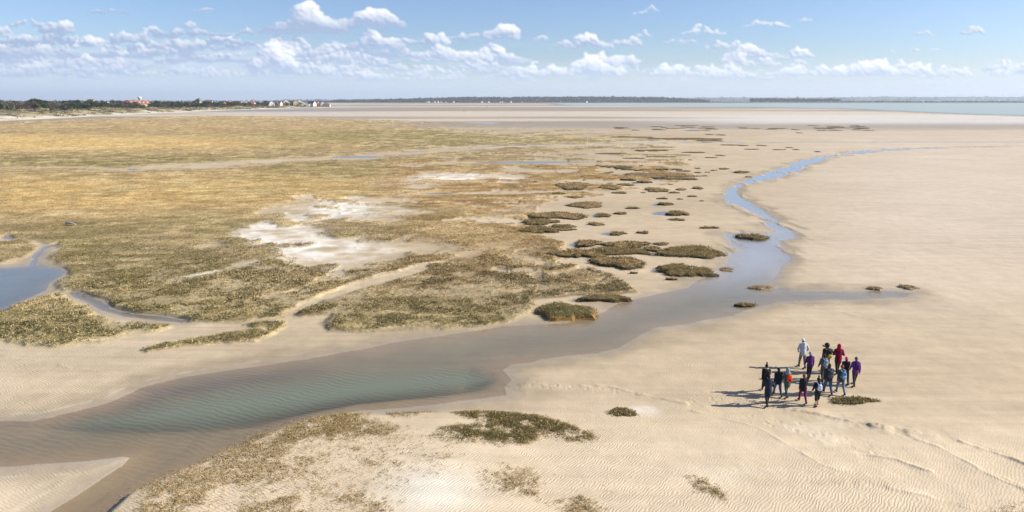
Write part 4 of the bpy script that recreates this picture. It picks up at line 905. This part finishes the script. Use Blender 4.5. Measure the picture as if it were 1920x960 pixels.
def person(px, py, H, stride, heading, jacket, trous, head, label, arms='swing', hood=None, long=False, lean=.05, shorts=False, group='walkers crossing the sand', boots=(.05, .04, .035), fat=1.0, astr=None):
    sc = H/1.75; a1, b1, a2, b2 = {'L': (.40, .16, -.20, -.62), 'R': (-.20, -.62, .40, .16), 'l': (.22, .10, -.12, -.35), 'r': (-.12, -.35, .22, .10), 'W': (.32, .30, -.34, -.40), 'w': (-.34, -.40, .32, .30)}[stride]
    pel = Vector((0, 0, .95)); J = {}
    for s, a, b_, k in ((-1, a1, b1, 'l'), (1, a2, b2, 'r')):
        hip = pel+Vector((s*.095, 0, -.02)); kn = hip+Vector((s*.012, math.sin(a)*.44, -math.cos(a)*.44)); an = kn+Vector((0, math.sin(b_)*.42, -math.cos(b_)*.42))
        tip = an+Vector((s*.02, math.cos(b_*.6)*.17, math.sin(min(0, b_)*.9)*.17-.045)); J[k] = (hip, kn, an, tip)
    low = min(min(J[k][2].z-.075, J[k][3].z-.03) for k in 'lr'); dz = -low
    for k in J: J[k] = tuple(p+Vector((0, 0, dz)) for p in J[k])
    pel = pel+Vector((0, 0, dz)); ch = pel+Vector((0, lean, .40)); nk = pel+Vector((0, lean*1.35, .56)); hd = nk+Vector((0, .03, .13))
    if arms == 'pocket': hd += Vector((.0, .03, -.01))
    AR = {}
    for s, k in ((-1, 'l'), (1, 'r')):
        sh = ch+Vector((s*.18, 0, .07)); sw = (a2 if s < 0 else a1)*.9
        if arms == 'pocket': el = sh+Vector((s*.13, -.05, -.26)); wr = el+Vector((-s*.10, .13, -.20)); hdir = Vector((-s*.4, .5, -.5))
        elif arms == 'stick' and s > 0: el = sh+Vector((.10, -.02, -.27)); wr = el+Vector((.06, .20, -.06)); hdir = Vector((.1, .9, -.1))
        elif arms == 'scope' and s > 0: el = sh+Vector((.20, .02, -.17)); wr = el+Vector((.02, .17, .10)); hdir = Vector((-.3, .5, .6))
        elif arms == 'bent': el = sh+Vector((s*.10, -.04, -.27)); wr = el+Vector((-s*.06, .21, .02)); hdir = Vector((-s*.5, .8, .1))
        else: el = sh+Vector((s*.035, math.sin(sw)*.28, -math.cos(sw)*.28)); wr = el+Vector((s*.012, math.sin(sw+.25)*.25, -math.cos(sw+.25)*.25)); hdir = (wr-el)+Vector((0, .02, 0))
        AR[k] = (sh, el, wr, hdir.normalized())
    bm = bmesh.new()
    capsule(bm, pel, ch, .125, .135, sc=(1.2, .85)); capsule(bm, ch+Vector((-.13, 0, .06)), ch+Vector((.13, 0, .06)), .065, .065); capsule(bm, ch+Vector((0, 0, .05)), nk+Vector((0, 0, .03)), .07, .052)
    ball(bm, hd+Vector((0, 0, .02)), .077, .097, .112); capsule(bm, hd+Vector((0, .03, -.05)), hd+Vector((0, .062, -.075)), .05, .03)      # jaw
    capsule(bm, hd+Vector((0, .093, .02)), hd+Vector((0, .115, -.012)), .012, .016)                                                        # nose
    for s in (-1, 1):
        capsule(bm, hd+Vector((s*.078, 0, .02)), hd+Vector((s*.084, -.005, -.025)), .016, .012); ball(bm, hd+Vector((s*.032, .083, .03)), .014, .012, .010, 8)
    capsule(bm, hd+Vector((-.022, .092, -.045)), hd+Vector((.022, .092, -.045)), .010, .010)
    for k, s in (('l', -1), ('r', 1)):
        h, kn, an, tip = J[k]; capsule(bm, h, kn, .085, .058); capsule(bm, kn, an, .056, .038); capsule(bm, an+Vector((0, -.03, -.035)), tip, .042, .032, sc=(1, .8))
        sh, el, wr, hv = AR[k]; capsule(bm, sh, el, .052, .040); capsule(bm, el, wr, .040, .027)
        side = hv.cross(Vector((0, 0, 1))); side = side.normalized() if side.length > .2 else Vector((0, 1, 0)); side = Vector((0, 1, 0)) if abs(hv.z) > .6 else side
        side = (side-hv*side.dot(hv)).normalized(); pn_ = hv.cross(side)*(-s)
        pc = wr+hv*.05; capsule(bm, wr+hv*.02, pc+hv*.03, .028, .034, sc=(1, 1))
        for j, (off, ln) in enumerate(((-.033, .058), (-.011, .072), (.011, .076), (.033, .066))):
            b0 = pc+hv*.035+side*off; m0 = b0+hv*ln*.55+pn_*.008; capsule(bm, b0, m0, .0095, .009, 8); capsule(bm, m0, m0+hv*ln*.4+pn_*.022, .009, .0075, 8)
        t0 = pc+side*.03-hv*.01; t1 = t0+side*.03+hv*.03+pn_*.01; capsule(bm, t0, t1, .012, .011, 8); capsule(bm, t1, t1+hv*.028+pn_*.008, .011, .009, 8)
    body = solidify('person', bm, .0095, M_SKIN, smooth_it=1)
    # trousers
    tm = cloth('cloth_%02x%02x%02x' % tuple(int(c*255) for c in trous), trous)
    bm = bmesh.new(); capsule(bm, pel+Vector((0, 0, .04)), pel+Vector((0, 0, -.03)), .125*fat, .135*fat, sc=(1.2, .95))
    for k in 'lr':
        h, kn, an, tip = J[k]; capsule(bm, h, kn, .105*fat, .078)
        if not shorts: capsule(bm, kn, kn.lerp(an, .90), .076, .060)
        else: capsule(bm, kn, kn.lerp(an, .18), .080, .082)
    solidify('trousers', bm, .016, tm, body)
    for k in 'lr':
        h, kn, an, tip = J[k]
        bm = bmesh.new(); capsule(bm, kn.lerp(an, .80 if not shorts else .97), an+Vector((0, -.012, -.01)), .055 if not shorts else .046, .055); capsule(bm, an+Vector((0, -.035, -.033)), tip, .050, .042, sc=(1, .85))
        solidify('boot', bm, .012, cloth('boot_%02x%02x%02x' % tuple(int(c*255) for c in boots), boots), body)
    jm = cloth('cloth_%02x%02x%02x' % tuple(int(c*255) for c in jacket), jacket)
    bm = bmesh.new(); hem = pel+Vector((0, 0, -.22 if long else -.06))
    capsule(bm, pel+Vector((0, .01, .02)), ch, .150*fat, .165*fat, sc=(1.18, .92)); capsule(bm, hem, pel+Vector((0, 0, .1)), .165*fat, .150*fat, sc=(1.15, .98))
    capsule(bm, ch+Vector((-.13, 0, .06)), ch+Vector((.13, 0, .06)), .088, .088); capsule(bm, ch+Vector((0, .0, .08)), nk+Vector((0, 0, -.005)), .10, .072)
    for k in 'lr':
        sh, el, wr, hv = AR[k]; capsule(bm, sh, el, .078*fat, .064); capsule(bm, el, wr, .062, .048)
    if hood == 'down': ball(bm, nk+Vector((0, -.07, -.0)), .12, .09, .09)
    jk = solidify('jacket', bm, .016, jm, body)
    # belt line folds
    typ, hc = head[0], head[1]; hm = cloth('cloth_%02x%02x%02x' % tuple(int(c*255) for c in hc), hc)
    bm = bmesh.new()
    if typ in ('beanie', 'pom'):
        ball(bm, hd+Vector((0, -.008, .045)), .092, .108, .10); capsule(bm, hd+Vector((0, -.07, -.01)), hd+Vector((0, -.06, .04)), .055, .06)
        if typ == 'pom': capsule(bm, hd+Vector((0, -.01, .10)), hd+Vector((0, -.02, .17)), .06, .035); ball(bm, hd+Vector((0, -.02, .225)), .058, .058, .055)
        solidify('hat', bm, .014, hm, body)
        if len(head) > 2: bm = bmesh.new(); ball(bm, hd+Vector((0, -.05, -.06)), .085, .06, .09); solidify('hair', bm, .014, cloth('hair_%d' % int(head[2][0]*999), head[2]), body)
    elif typ == 'cap':
        ball(bm, hd+Vector((0, -.005, .05)), .088, .104, .088); capsule(bm, hd+Vector((-.04, .11, .045)), hd+Vector((.04, .11, .045)), .03, .03, sc=(1, 1)); solidify('cap', bm, .014, hm, body)
        bm = bmesh.new(); ball(bm, hd+Vector((0, -.035, -.01)), .084, .075, .075); solidify('hair', bm, .014, cloth('hair_%d' % int(head[2][0]*999), head[2]), body)
    elif typ == 'brim':
        ball(bm, hd+Vector((0, -.005, .06)), .092, .106, .085); c = hd+Vector((0, 0, .045))
        capsule(bm, c-Vector((0, 0, .012)), c+Vector((0, 0, .012)), .155, .15, 20); solidify('hat', bm, .014, hm, body)
    elif typ == 'hood':
        ball(bm, hd+Vector((0, -.02, .03)), .115, .125, .135); capsule(bm, nk+Vector((0, -.02, .0)), hd, .12, .11); capsule(bm, ch+Vector((-.08, -.02, .10)), ch+Vector((.08, -.02, .10)), .10, .10); solidify('hood', bm, .015, hm, body)
    else:
        ball(bm, hd+Vector((0, -.018, .035)), .090, .100, .105); ball(bm, hd+Vector((0, -.055, -.05)), .075, .055, .09 if typ == 'hair' else .15); solidify('hair', bm, .014, hm, body)
    if len(head) > 3: bm = bmesh.new(); bmesh.ops.create_uvsphere(bm, u_segments=8, v_segments=6, radius=.001); ball(bm, nk+Vector((0, -.05, .01)), .14, .10, .06); solidify('collar', bm, .015, cloth('collar_%d' % int(head[3][0]*999), head[3]), body)
    x, y = unproj(px, py, .10); x, y = float(x), float(y)
    body.location = (x, y, 0); body.scale = (sc,)*3; body.rotation_euler[2] = heading
    body.location.z = ground_z(x, y)-.012; tag(body, label, 'person', group)
    cl = bpy.data.objects.get('none')
    return body, dict(ch=ch, nk=nk, hd=hd, pel=pel, A=AR, J=J)
def attach(o, body): o.location = body.location; o.scale = body.scale; o.rotation_euler = body.rotation_euler
def backpack(body, J, c, label, w_=.15, h_=.24, d_=.10, c2=None, straps=True):
    ch = J['ch']; r = empty('backpack', (0, 0, 0)); cen = ch+Vector((0, -.17-d_*.9, -.10))
    bm = bmesh.new(); bmesh.ops.create_cube(bm, size=2); bmesh.ops.subdivide_edges(bm, edges=bm.edges, cuts=5, use_grid_fill=True)
    for v in bm.verts:
        p = v.co; n = (abs(p.x)**4+abs(p.y)**4+abs(p.z)**4)**.25; q = p/n; v.co = Vector((q.x*w_*(1-.12*q.z), q.y*d_, q.z*h_))+cen
    bobj('bag', bm, cloth('pack_%02x%02x%02x' % tuple(int(v*255) for v in c), c), r, True)
    bm = bmesh.new(); bmesh.ops.create_cube(bm, size=2); bmesh.ops.subdivide_edges(bm, edges=bm.edges, cuts=3, use_grid_fill=True)
    for v in bm.verts:
        p = v.co; n = (abs(p.x)**4+abs(p.y)**4+abs(p.z)**4)**.25; q = p/n; v.co = Vector((q.x*w_*.75, q.y*d_*.35-d_*.85, q.z*h_*.38-h_*.35))+cen
    cc = c2 or tuple(v*.6 for v in c); bobj('pocket', bm, cloth('pack_%02x%02x%02x' % tuple(int(v*255) for v in cc), cc), r, True)
    for s in (-1, 1):
        bm = bmesh.new(); pts = [cen+Vector((s*w_*.6, d_*.5, h_*.85)), ch+Vector((s*.11, -.02, .165)), ch+Vector((s*.12, .15, .08)), ch+Vector((s*.14, .15, -.12)), cen+Vector((s*w_*.95, d_*.6, -h_*.7))]
        for a, b2 in zip(pts, pts[1:]): capsule(bm, a, b2, .018, .018, 8)
        bobj('strap', bm, cloth('pack_%02x%02x%02x' % tuple(int(v*255) for v in cc), cc), r, True)
    attach(r, body); tag(r, label, 'backpack', 'backpacks worn by the walkers'); return r
BLK = (.018, .019, .024); NAVY = (.022, .028, .05); JEAN = (.07, .12, .24); KHAKI = (.20, .17, .13); DARK = (.03, .028, .03)
p1, j1 = person(1503, 689, 1.80, 'l', .05, (.50, .51, .53), KHAKI, ('cap', (.75, .75, .75), (.10, .07, .05)), 'person in a pale grey jacket and white cap, hands in pockets, at the back', 'pocket', 'down', lean=.06)
p2, j2 = person(1516, 710, 1.62, 'r', 0, (.085, .03, .13), DARK, ('beanie', (.30, .33, .42)), 'person in a dark purple jacket and grey beanie beside the one in the white cap', hood='down')
p3, j3 = person(1434, 735, 1.62, 'W', -.15, BLK, DARK, ('pom', (.012, .012, .012), (.1, .07, .05), (.40, .30, .17)), 'person in black with bobble hat and tan fur collar at the left end', fat=1.05)
p4, j4 = person(1438, 760, 1.68, 'R', .0, NAVY, DARK, ('beanie', (.02, .02, .025)), 'person in a long navy coat walking with a thin stick, nearest at the left', 'stick', 'down', True, fat=1.08)
p5, j5 = person(1457, 742, 1.62, 'L', .05, BLK, JEAN, ('hair', (.045, .028, .02)), 'person in a black jacket and blue jeans with short dark hair, no backpack', hood='down')
p6, j6 = person(1474, 743, 1.62, 'R', .1, (.075, .11, .105), (.05, .10, .10), ('hood', (.22, .31, .31)), 'person in a grey green parka with pale hood carrying an orange backpack', long=True)
p7, j7 = person(1504, 754, 1.58, 'L', -.05, BLK, (.20, .02, .09), ('hair', (.22, .06, .035)), 'person in a black jacket and maroon trousers with reddish hair, front middle', fat=1.05)
p8, j8 = person(1531, 761, 1.56, 'r', 0, BLK, DARK, ('pom', (.015, .015, .015), (.04, .03, .02)), 'person with bobble hat and cropped trousers wearing a white backpack', shorts=True, boots=(.09, .07, .05))
p9, j9 = person(1547, 697, 1.72, 'l', .02, (.07, .05, .03), (.06, .05, .04), ('brim', (.035, .03, .025)), 'person in dark brown and yellow with brimmed hat shouldering a scope at the back', 'scope', 'down')
p10, j10 = person(1542, 714, 1.62, 'r', .05, (.10, .11, .13), (.09, .075, .075), ('hair', (.05, .04, .03)), 'person in a grey jacket half hidden behind the one with the dark grey backpack')
p11, j11 = person(1551, 738, 1.74, 'L', -.05, (.035, .045, .04), (.07, .12, .22), ('hair', (.06, .045, .03)), 'person in a blackish green jacket and dark jeans with a dark grey backpack')
p12, j12 = person(1575, 738, 1.66, 'L', .0, (.05, .07, .08), (.15, .22, .31), ('beanie', (.20, .09, .05)), 'person in light jeans and russet hat carrying a blue patterned backpack')
p13, j13 = person(1583, 719, 1.60, 'W', -.1, BLK, (.04, .05, .08), ('beanie', (.62, .05, .20), (.05, .03, .02)), 'person in a black jacket and bright pink hat behind the purple jacket')
p14, j14 = person(1601, 722, 1.68, 'w', -.1, (.17, .035, .24), (.05, .04, .035), ('beanie', (.08, .12, .11)), 'person in a bright purple jacket and dark green beanie at the right end', hood='down')
p15, j15 = person(1569, 699, 1.78, 'w', -.15, (.20, .008, .035), DARK, ('hood', (.36, .012, .045)), 'person in a long crimson hooded jacket at the back of the group', 'bent', long=True, fat=1.05)
backpack(p3, j3, (.03, .03, .035), 'black backpack worn by the person with the bobble hat and fur collar')
backpack(p6, j6, (.85, .10, .015), 'bright orange backpack on the grey green parka', .14, .22, .09, (.45, .03, .05))
backpack(p8, j8, (.62, .68, .80), 'small white and pale blue backpack on the person in cropped trousers', .12, .19, .08, (.50, .58, .75))
backpack(p9, j9, (.03, .03, .04), 'large black backpack on the person shouldering the scope', .17, .27, .13, (.55, .42, .04))
backpack(p10, j10, (.30, .33, .38), 'pale grey backpack on the half hidden walker', .13, .22, .09, (.45, .48, .52))
backpack(p11, j11, (.07, .08, .09), 'dark grey backpack on the walker in dark jeans', .14, .22, .10, (.12, .13, .15))
backpack(p12, j12, (.10, .22, .42), 'blue backpack with pale pocket on the walker in light jeans', .14, .22, .10, (.42, .50, .55))
backpack(p14, j14, (.05, .03, .12), 'dark violet backpack on the walker in the bright purple jacket', .12, .19, .08)
# scope on its tripod carried over the shoulder
sc_ = empty('spotting_scope', (0, 0, 0)); M_BK = pmat('black_metal', (.03, .03, .03), .4)
a = j9['ch']+Vector((-.30, -.08, .36)); b_ = j9['ch']+Vector((.62, .25, -.10)); d = (b_-a).normalized()
bm = bmesh.new(); capsule(bm, a, a+d*.30, .055, .040); bobj('scope_tube', bm, M_BK, sc_, True)
for k in range(3):
    bm = bmesh.new(); off = Vector((0, math.cos(k*2.1), math.sin(k*2.1)))*.03; capsule(bm, a+d*.3, a.lerp(b_, .7)+off, .018, .016, 8); capsule(bm, a.lerp(b_, .7)+off, b_+off*1.3, .013, .010, 8); bobj('tripod_leg', bm, pmat('tripod_grey', (.22, .20, .19), .5) if k == 0 else bpy.data.materials['tripod_grey'], sc_, True)
attach(sc_, p9); tag(sc_, 'spotting scope on a folded tripod carried over a shoulder', 'scope')
# walking stick
wr = j4['A']['r'][2]+j4['A']['r'][3]*.06
bm = bmesh.new(); capsule(bm, wr+Vector((0, 0, .10)), wr+Vector((.0, .02, -wr.z+.03)), .011, .008, 8); st = bobj('walking_stick', bm, M_BK, smooth=True)
bm = bmesh.new(); capsule(bm, wr+Vector((-.0, -.03, .11)), wr+Vector((0, .05, .11)), .017, .015, 8); g = bobj('grip', bm, M_PEAT, st, True)
attach(st, p4); tag(st, 'thin dark walking stick held by the walker in the navy coat', 'walking stick')
# small black bag hanging from a hand
w0 = j11['A']['r'][2]+j11['A']['r'][3]*.12
bm = bmesh.new(); bmesh.ops.create_cube(bm, size=2); bmesh.ops.subdivide_edges(bm, edges=bm.edges, cuts=3, use_grid_fill=True)
for v in bm.verts:
    p = v.co; n = (abs(p.x)**4+abs(p.y)**4+abs(p.z)**4)**.25; q = p/n; v.co = Vector((q.x*.045, q.y*.08, q.z*.09))+w0+Vector((0, 0, -.20))
hb = bobj('camera_bag', bm, M_BK, smooth=True)
bm = bmesh.new(); capsule(bm, w0+Vector((0, -.05, -.12)), w0+Vector((0, 0, .01)), .008, .008, 6); capsule(bm, w0+Vector((0, .05, -.12)), w0+Vector((0, 0, .01)), .008, .008, 6); bobj('strap', bm, M_BK, hb, True)
attach(hb, p11); tag(hb, 'small black camera bag hanging from a hand of the walker in dark jeans', 'bag')

# ------------------------------------------------------------------ sky dome with cumulus
G = 1.7; gx = np.arange(-420, 2340, G); gy = np.arange(-680, 200, G); GX, GY = np.meshgrid(gx, gy)
wxn = fbm(GX/15, GY/12, 5, 201)-.5; wyn = fbm(GX/15+40, GY/12, 5, 202)-.5
WX = GX+wxn*20; WY = GY+wyn*15
HF = np.full(GX.shape, -1e3); AL = np.zeros(GX.shape); REL = np.zeros(GX.shape); DK = np.zeros(GX.shape)
rc = random.Random(12)
def cloud(cx, by, hw, h, dark=.5, dens=1.0, soft_=1.0):
    n = int((16+hw*h/32)*dens); hfc = h*rc.uniform(.9, 1.1); tw = [(rc.uniform(-.6, .7), rc.uniform(.25, .5), rc.uniform(.6, 1)) for _ in range(3)]
    for _ in range(n):
        u = rc.uniform(-1, 1); prof = max(.12, max(a*math.exp(-((u-c)/s)**2) for c, s, a in tw))*(1-abs(u)**3)
        r = h*rc.uniform(.15, .32)*(.55+.45*(1-abs(u))); x = cx+u*hw; y = by-r*.5-rc.random()**.7*max(prof*h-r*1.3, 0)
        i0, i1 = np.searchsorted(gx, (x-r*2.2-20, x+r*2.2+20)); j0, j1 = np.searchsorted(gy, (y-r*2.2-16, y+r*2.2+16))
        if i1 <= i0 or j1 <= j0: continue
        sl = (slice(j0, j1), slice(i0, i1)); dx = (WX[sl]-x)/1.25; dy = WY[sl]-y; q = 1-(dx*dx+dy*dy)/(r*r)
        a = np.clip(q*2.0*soft_, 0, 1)*sm(by+4, by-5, WY[sl]*.35+GY[sl]*.65)
        z = np.sqrt(np.clip(q, 0, 1))*r*.9+rc.uniform(0, h*.10)
        up = (q > 0) & (z > HF[sl]); HF[sl] = np.where(up, z, HF[sl]); AL[sl] = 1-(1-AL[sl])*(1-a*.95)
        rel = np.clip((by-GY[sl])/h, 0, 1); REL[sl] = np.where(up, rel, REL[sl]); DK[sl] = np.where(up, dark, DK[sl])
CL = [(330, 70, 120, 26, 1.0), (60, 85, 130, 30, .95), (250, 108, 150, 28, .95), (420, 118, 130, 30, .9), (640, 118, 110, 26, .9), (150, 128, 140, 24, .8), (720, 105, 70, 24, .95), (-60, 110, 120, 40, .9), (540, 62, 85, 20, .9), (575, 62, 70, 64, .8), (690, 50, 68, 48, .7), (470, 64, 30, 14, .95), (105, 63, 30, 38, .6), (55, 52, 40, 24, .6), (3, 68, 16, 26, .5), (245, 80, 38, 38, .6), (165, 80, 110, 20, .9), (356, 50, 12, 20, .5), (130, 78, 22, 10, .3),
      (330, 95, 90, 30, .8), (420, 85, 60, 26, .95), (300, 100, 50, 18, .9), (510, 130, 36, 58, .1), (545, 108, 30, 28, .7), (600, 105, 60, 22, .8), (700, 92, 50, 40, .75), (770, 84, 60, 20, .9), (815, 82, 24, 34, .4), (880, 75, 45, 18, .9), (940, 72, 34, 38, .5),
      (1010, 76, 18, 12, .6), (1105, 90, 44, 32, .5), (1060, 88, 30, 16, .8), (1172, 86, 32, 26, .6), (1210, 68, 16, 16, .5), (1190, 28, 24, 10, .5), (1222, 20, 16, 14, .5), (1262, 80, 22, 12, .6), (1320, 64, 40, 20, .4), (1300, 82, 34, 10, .6),
      (1425, 50, 32, 14, .5), (1460, 52, 22, 14, .4), (1512, 42, 11, 9, .4), (1346, 92, 22, 20, .5), (1380, 90, 22, 18, .6), (1425, 108, 52, 32, .6), (1500, 108, 26, 26, .4), (1738, 67, 18, 14, .4), (1822, 64, 26, 20, .4), (1800, 66, 26, 7, .5),
      (1675, 100, 14, 9, .5), (1714, 98, 12, 12, .4), (1752, 98, 10, 8, .4), (830, 108, 60, 34, .4), (870, 112, 60, 24, .3), (920, 104, 26, 26, .4), (200, 25, 40, 14, .95), (380, 22, 24, 10, .95), (60, 105, 90, 34, .7), (40, 118, 60, 26, .8), (180, 120, 80, 28, .5),
      (590, 62, 110, 10, 1.0), (-100, 60, 80, 50, .6), (-260, 110, 100, 50, .6), (2050, 70, 60, 24, .4), (2150, 130, 120, 40, .3), (200, -120, 160, 60, .6), (900, -160, 220, 80, .5), (1500, -110, 120, 40, .4), (-120, -220, 160, 60, .5), (1900, -260, 200, 60, .4)]  # clouds above the view are unseen, added to pale the water's reflections
for c in sorted(CL, key=lambda q: q[1]): cloud(*c)
for base, ns, hm_, x0, x1 in ((95, 14, 26, -400, 900), (112, 30, 30, -400, 1000), (126, 46, 28, -400, 1500), (138, 90, 26, -400, 2300), (147, 90, 19, -400, 2300), (154, 30, 10, -400, 2300)):
    for _ in range(ns):
        hw = rc.uniform(22, 60); cloud(rc.uniform(x0, x1), base+rc.uniform(-10, 5), hw*rc.choice((.5, .8, 1.3)), hm_*rc.uniform(.3, 1.25)*rc.uniform(.6, 1.1), rc.uniform(.2, .8), .9)
for cx, hw, h in ((1110, 60, 44), (1040, 40, 30), (1620, 60, 42), (1560, 40, 24), (1700, 60, 28), (1780, 40, 24), (1470, 34, 26), (1350, 50, 26), (1260, 40, 30), (1890, 34, 22), (980, 40, 30)): cloud(cx, 141, hw, h, .15)
hf = np.where(HF > -900, HF, 0); hf = hf+(fbm(GX/7, GY/6, 4, 210)-.5)*9*np.clip(AL, 0, 1)
def blur(a, k):
    ker = np.ones(k)/k; a = np.apply_along_axis(lambda v: np.convolve(v, ker, 'same'), 1, a); return np.apply_along_axis(lambda v: np.convolve(v, ker, 'same'), 0, a)
hs = blur(hf, 3); gxr, gyr = np.gradient(hs, G, axis=1), np.gradient(hs, G, axis=0)
nz_ = 1/np.sqrt(1+gxr**2+gyr**2); lam = (-gxr*.62-(-gyr)*-1*-.0)*0
lam = (-gxr*.55+gyr*.62+.50)*nz_
big = blur(hf, 15); gb = np.gradient(big, G, axis=1), np.gradient(big, G, axis=0); lamb = (-gb[0]*.6+gb[1]*.8)
lit = np.clip(.22+.62*lam+.75*lamb, 0, 1.2); lit = lit*(1-.80*DK*sm(.75, .0, REL))-.12*DK
lit = np.clip(lit-.14*sm(1100, 300, GX)*sm(150, 60, GY), 0, 1.1)
lit = lit*(.8+.2*sm(60, 140, GX*0+GY))
AL = blur(AL, 3); AL = AL*sm(.05, .45, AL+(fbm(GX/9, GY/6, 4, 220)-.5)*.6)
lft = sm(1500, 200, GX)
# thin veil of far cloud low in the sky
veil = sm(95, 172, GY+(fbm(GX/90, GY/9, 4, 230)-.5)*26)*(.62+.33*lft)
veil = np.maximum(veil, .75*lft*sm(60, 130, GY)*sm(.35, .6, fbm(GX/70, GY/14, 4, 231)))
veil = np.maximum(veil, .55*sm(-15, -120, GY)*(.5+fbm(GX/120, GY/50, 4, 233)))  # unseen high veil, added above the view to whiten reflections in the stream
SH = np.array([.33, .42, .60]); LI = np.array([1.08, 1.06, 1.03]); VL_ = np.array([.54, .64, .81])*lft[..., None]+np.array([.64, .73, .86])*(1-lft[..., None])
cc = SH+(LI-SH)*np.clip(lit, 0, 1.1)[..., None]
low = sm(70, 158, GY)[..., None]*.50; cc = cc*(1-low)+VL_*low*1.0
a_tot = 1-(1-AL)*(1-veil); colr = (cc*AL[..., None]+VL_*(veil*(1-AL))[..., None])/np.maximum(a_tot, 1e-4)[..., None]
dx = (GX-960)/F; vv_ = -(GY-480)/F; dirs = np.stack([dx, CP+vv_*SP, -SP+vv_*CP], -1); dirs /= np.linalg.norm(dirs, axis=-1)[..., None]
Vd = (dirs*24000+np.array([0, 0, HC])).reshape(-1, 3)
edge = sm(-420, -250, GX)*sm(2340, 2150, GX)*sm(-680, -480, GY); edge = np.where(GY > 100, 1., edge); a_tot = a_tot*edge
ii = np.arange(GX.size).reshape(GX.shape); Q = np.stack([ii[:-1, :-1], ii[1:, :-1], ii[1:, 1:], ii[:-1, 1:]], -1).reshape(-1, 4)
m = bpy.data.materials.new('sky_clouds'); nt, N, L = nodes(m)
ac = N.new('ShaderNodeAttribute'); ac.attribute_name = 'Col'; aa = N.new('ShaderNodeAttribute'); aa.attribute_name = 'alpha'
em = N.new('ShaderNodeEmission'); em.inputs[1].default_value = CLOUD_STR; L.new(ac.outputs['Color'], em.inputs[0]); tr = N.new('ShaderNodeBsdfTransparent')
mx = N.new('ShaderNodeMixShader'); L.new(aa.outputs['Fac'], mx.inputs[0]); L.new(tr.outputs[0], mx.inputs[1]); L.new(em.outputs[0], mx.inputs[2]); o = N.new('ShaderNodeOutputMaterial'); L.new(mx.outputs[0], o.inputs[0])
try: m.cycles.emission_sampling = 'NONE'
except Exception: pass
tag(link('sky', mk_mesh('sky', Vd, Q, m, True, col=colr.reshape(-1, 3), extra={'alpha': a_tot.ravel()})), kind='structure')

# ------------------------------------------------------------------ haze
bm = bmesh.new(); bxm(bm, -15500, 15500, -15500, 15500, -20, 160)
m = bpy.data.materials.new('haze'); nt, N, L = nodes(m); v = N.new('ShaderNodeVolumePrincipled'); v.inputs['Density'].default_value = HAZE
v.inputs['Color'].default_value = (.76, .87, 1, 1); v.inputs['Anisotropy'].default_value = .2; o = N.new('ShaderNodeOutputMaterial'); L.new(v.outputs[0], o.inputs['Volume'])
tag(bobj('haze', bm, m), 'thin blue sea haze hanging over the bay', 'haze', kind='stuff')
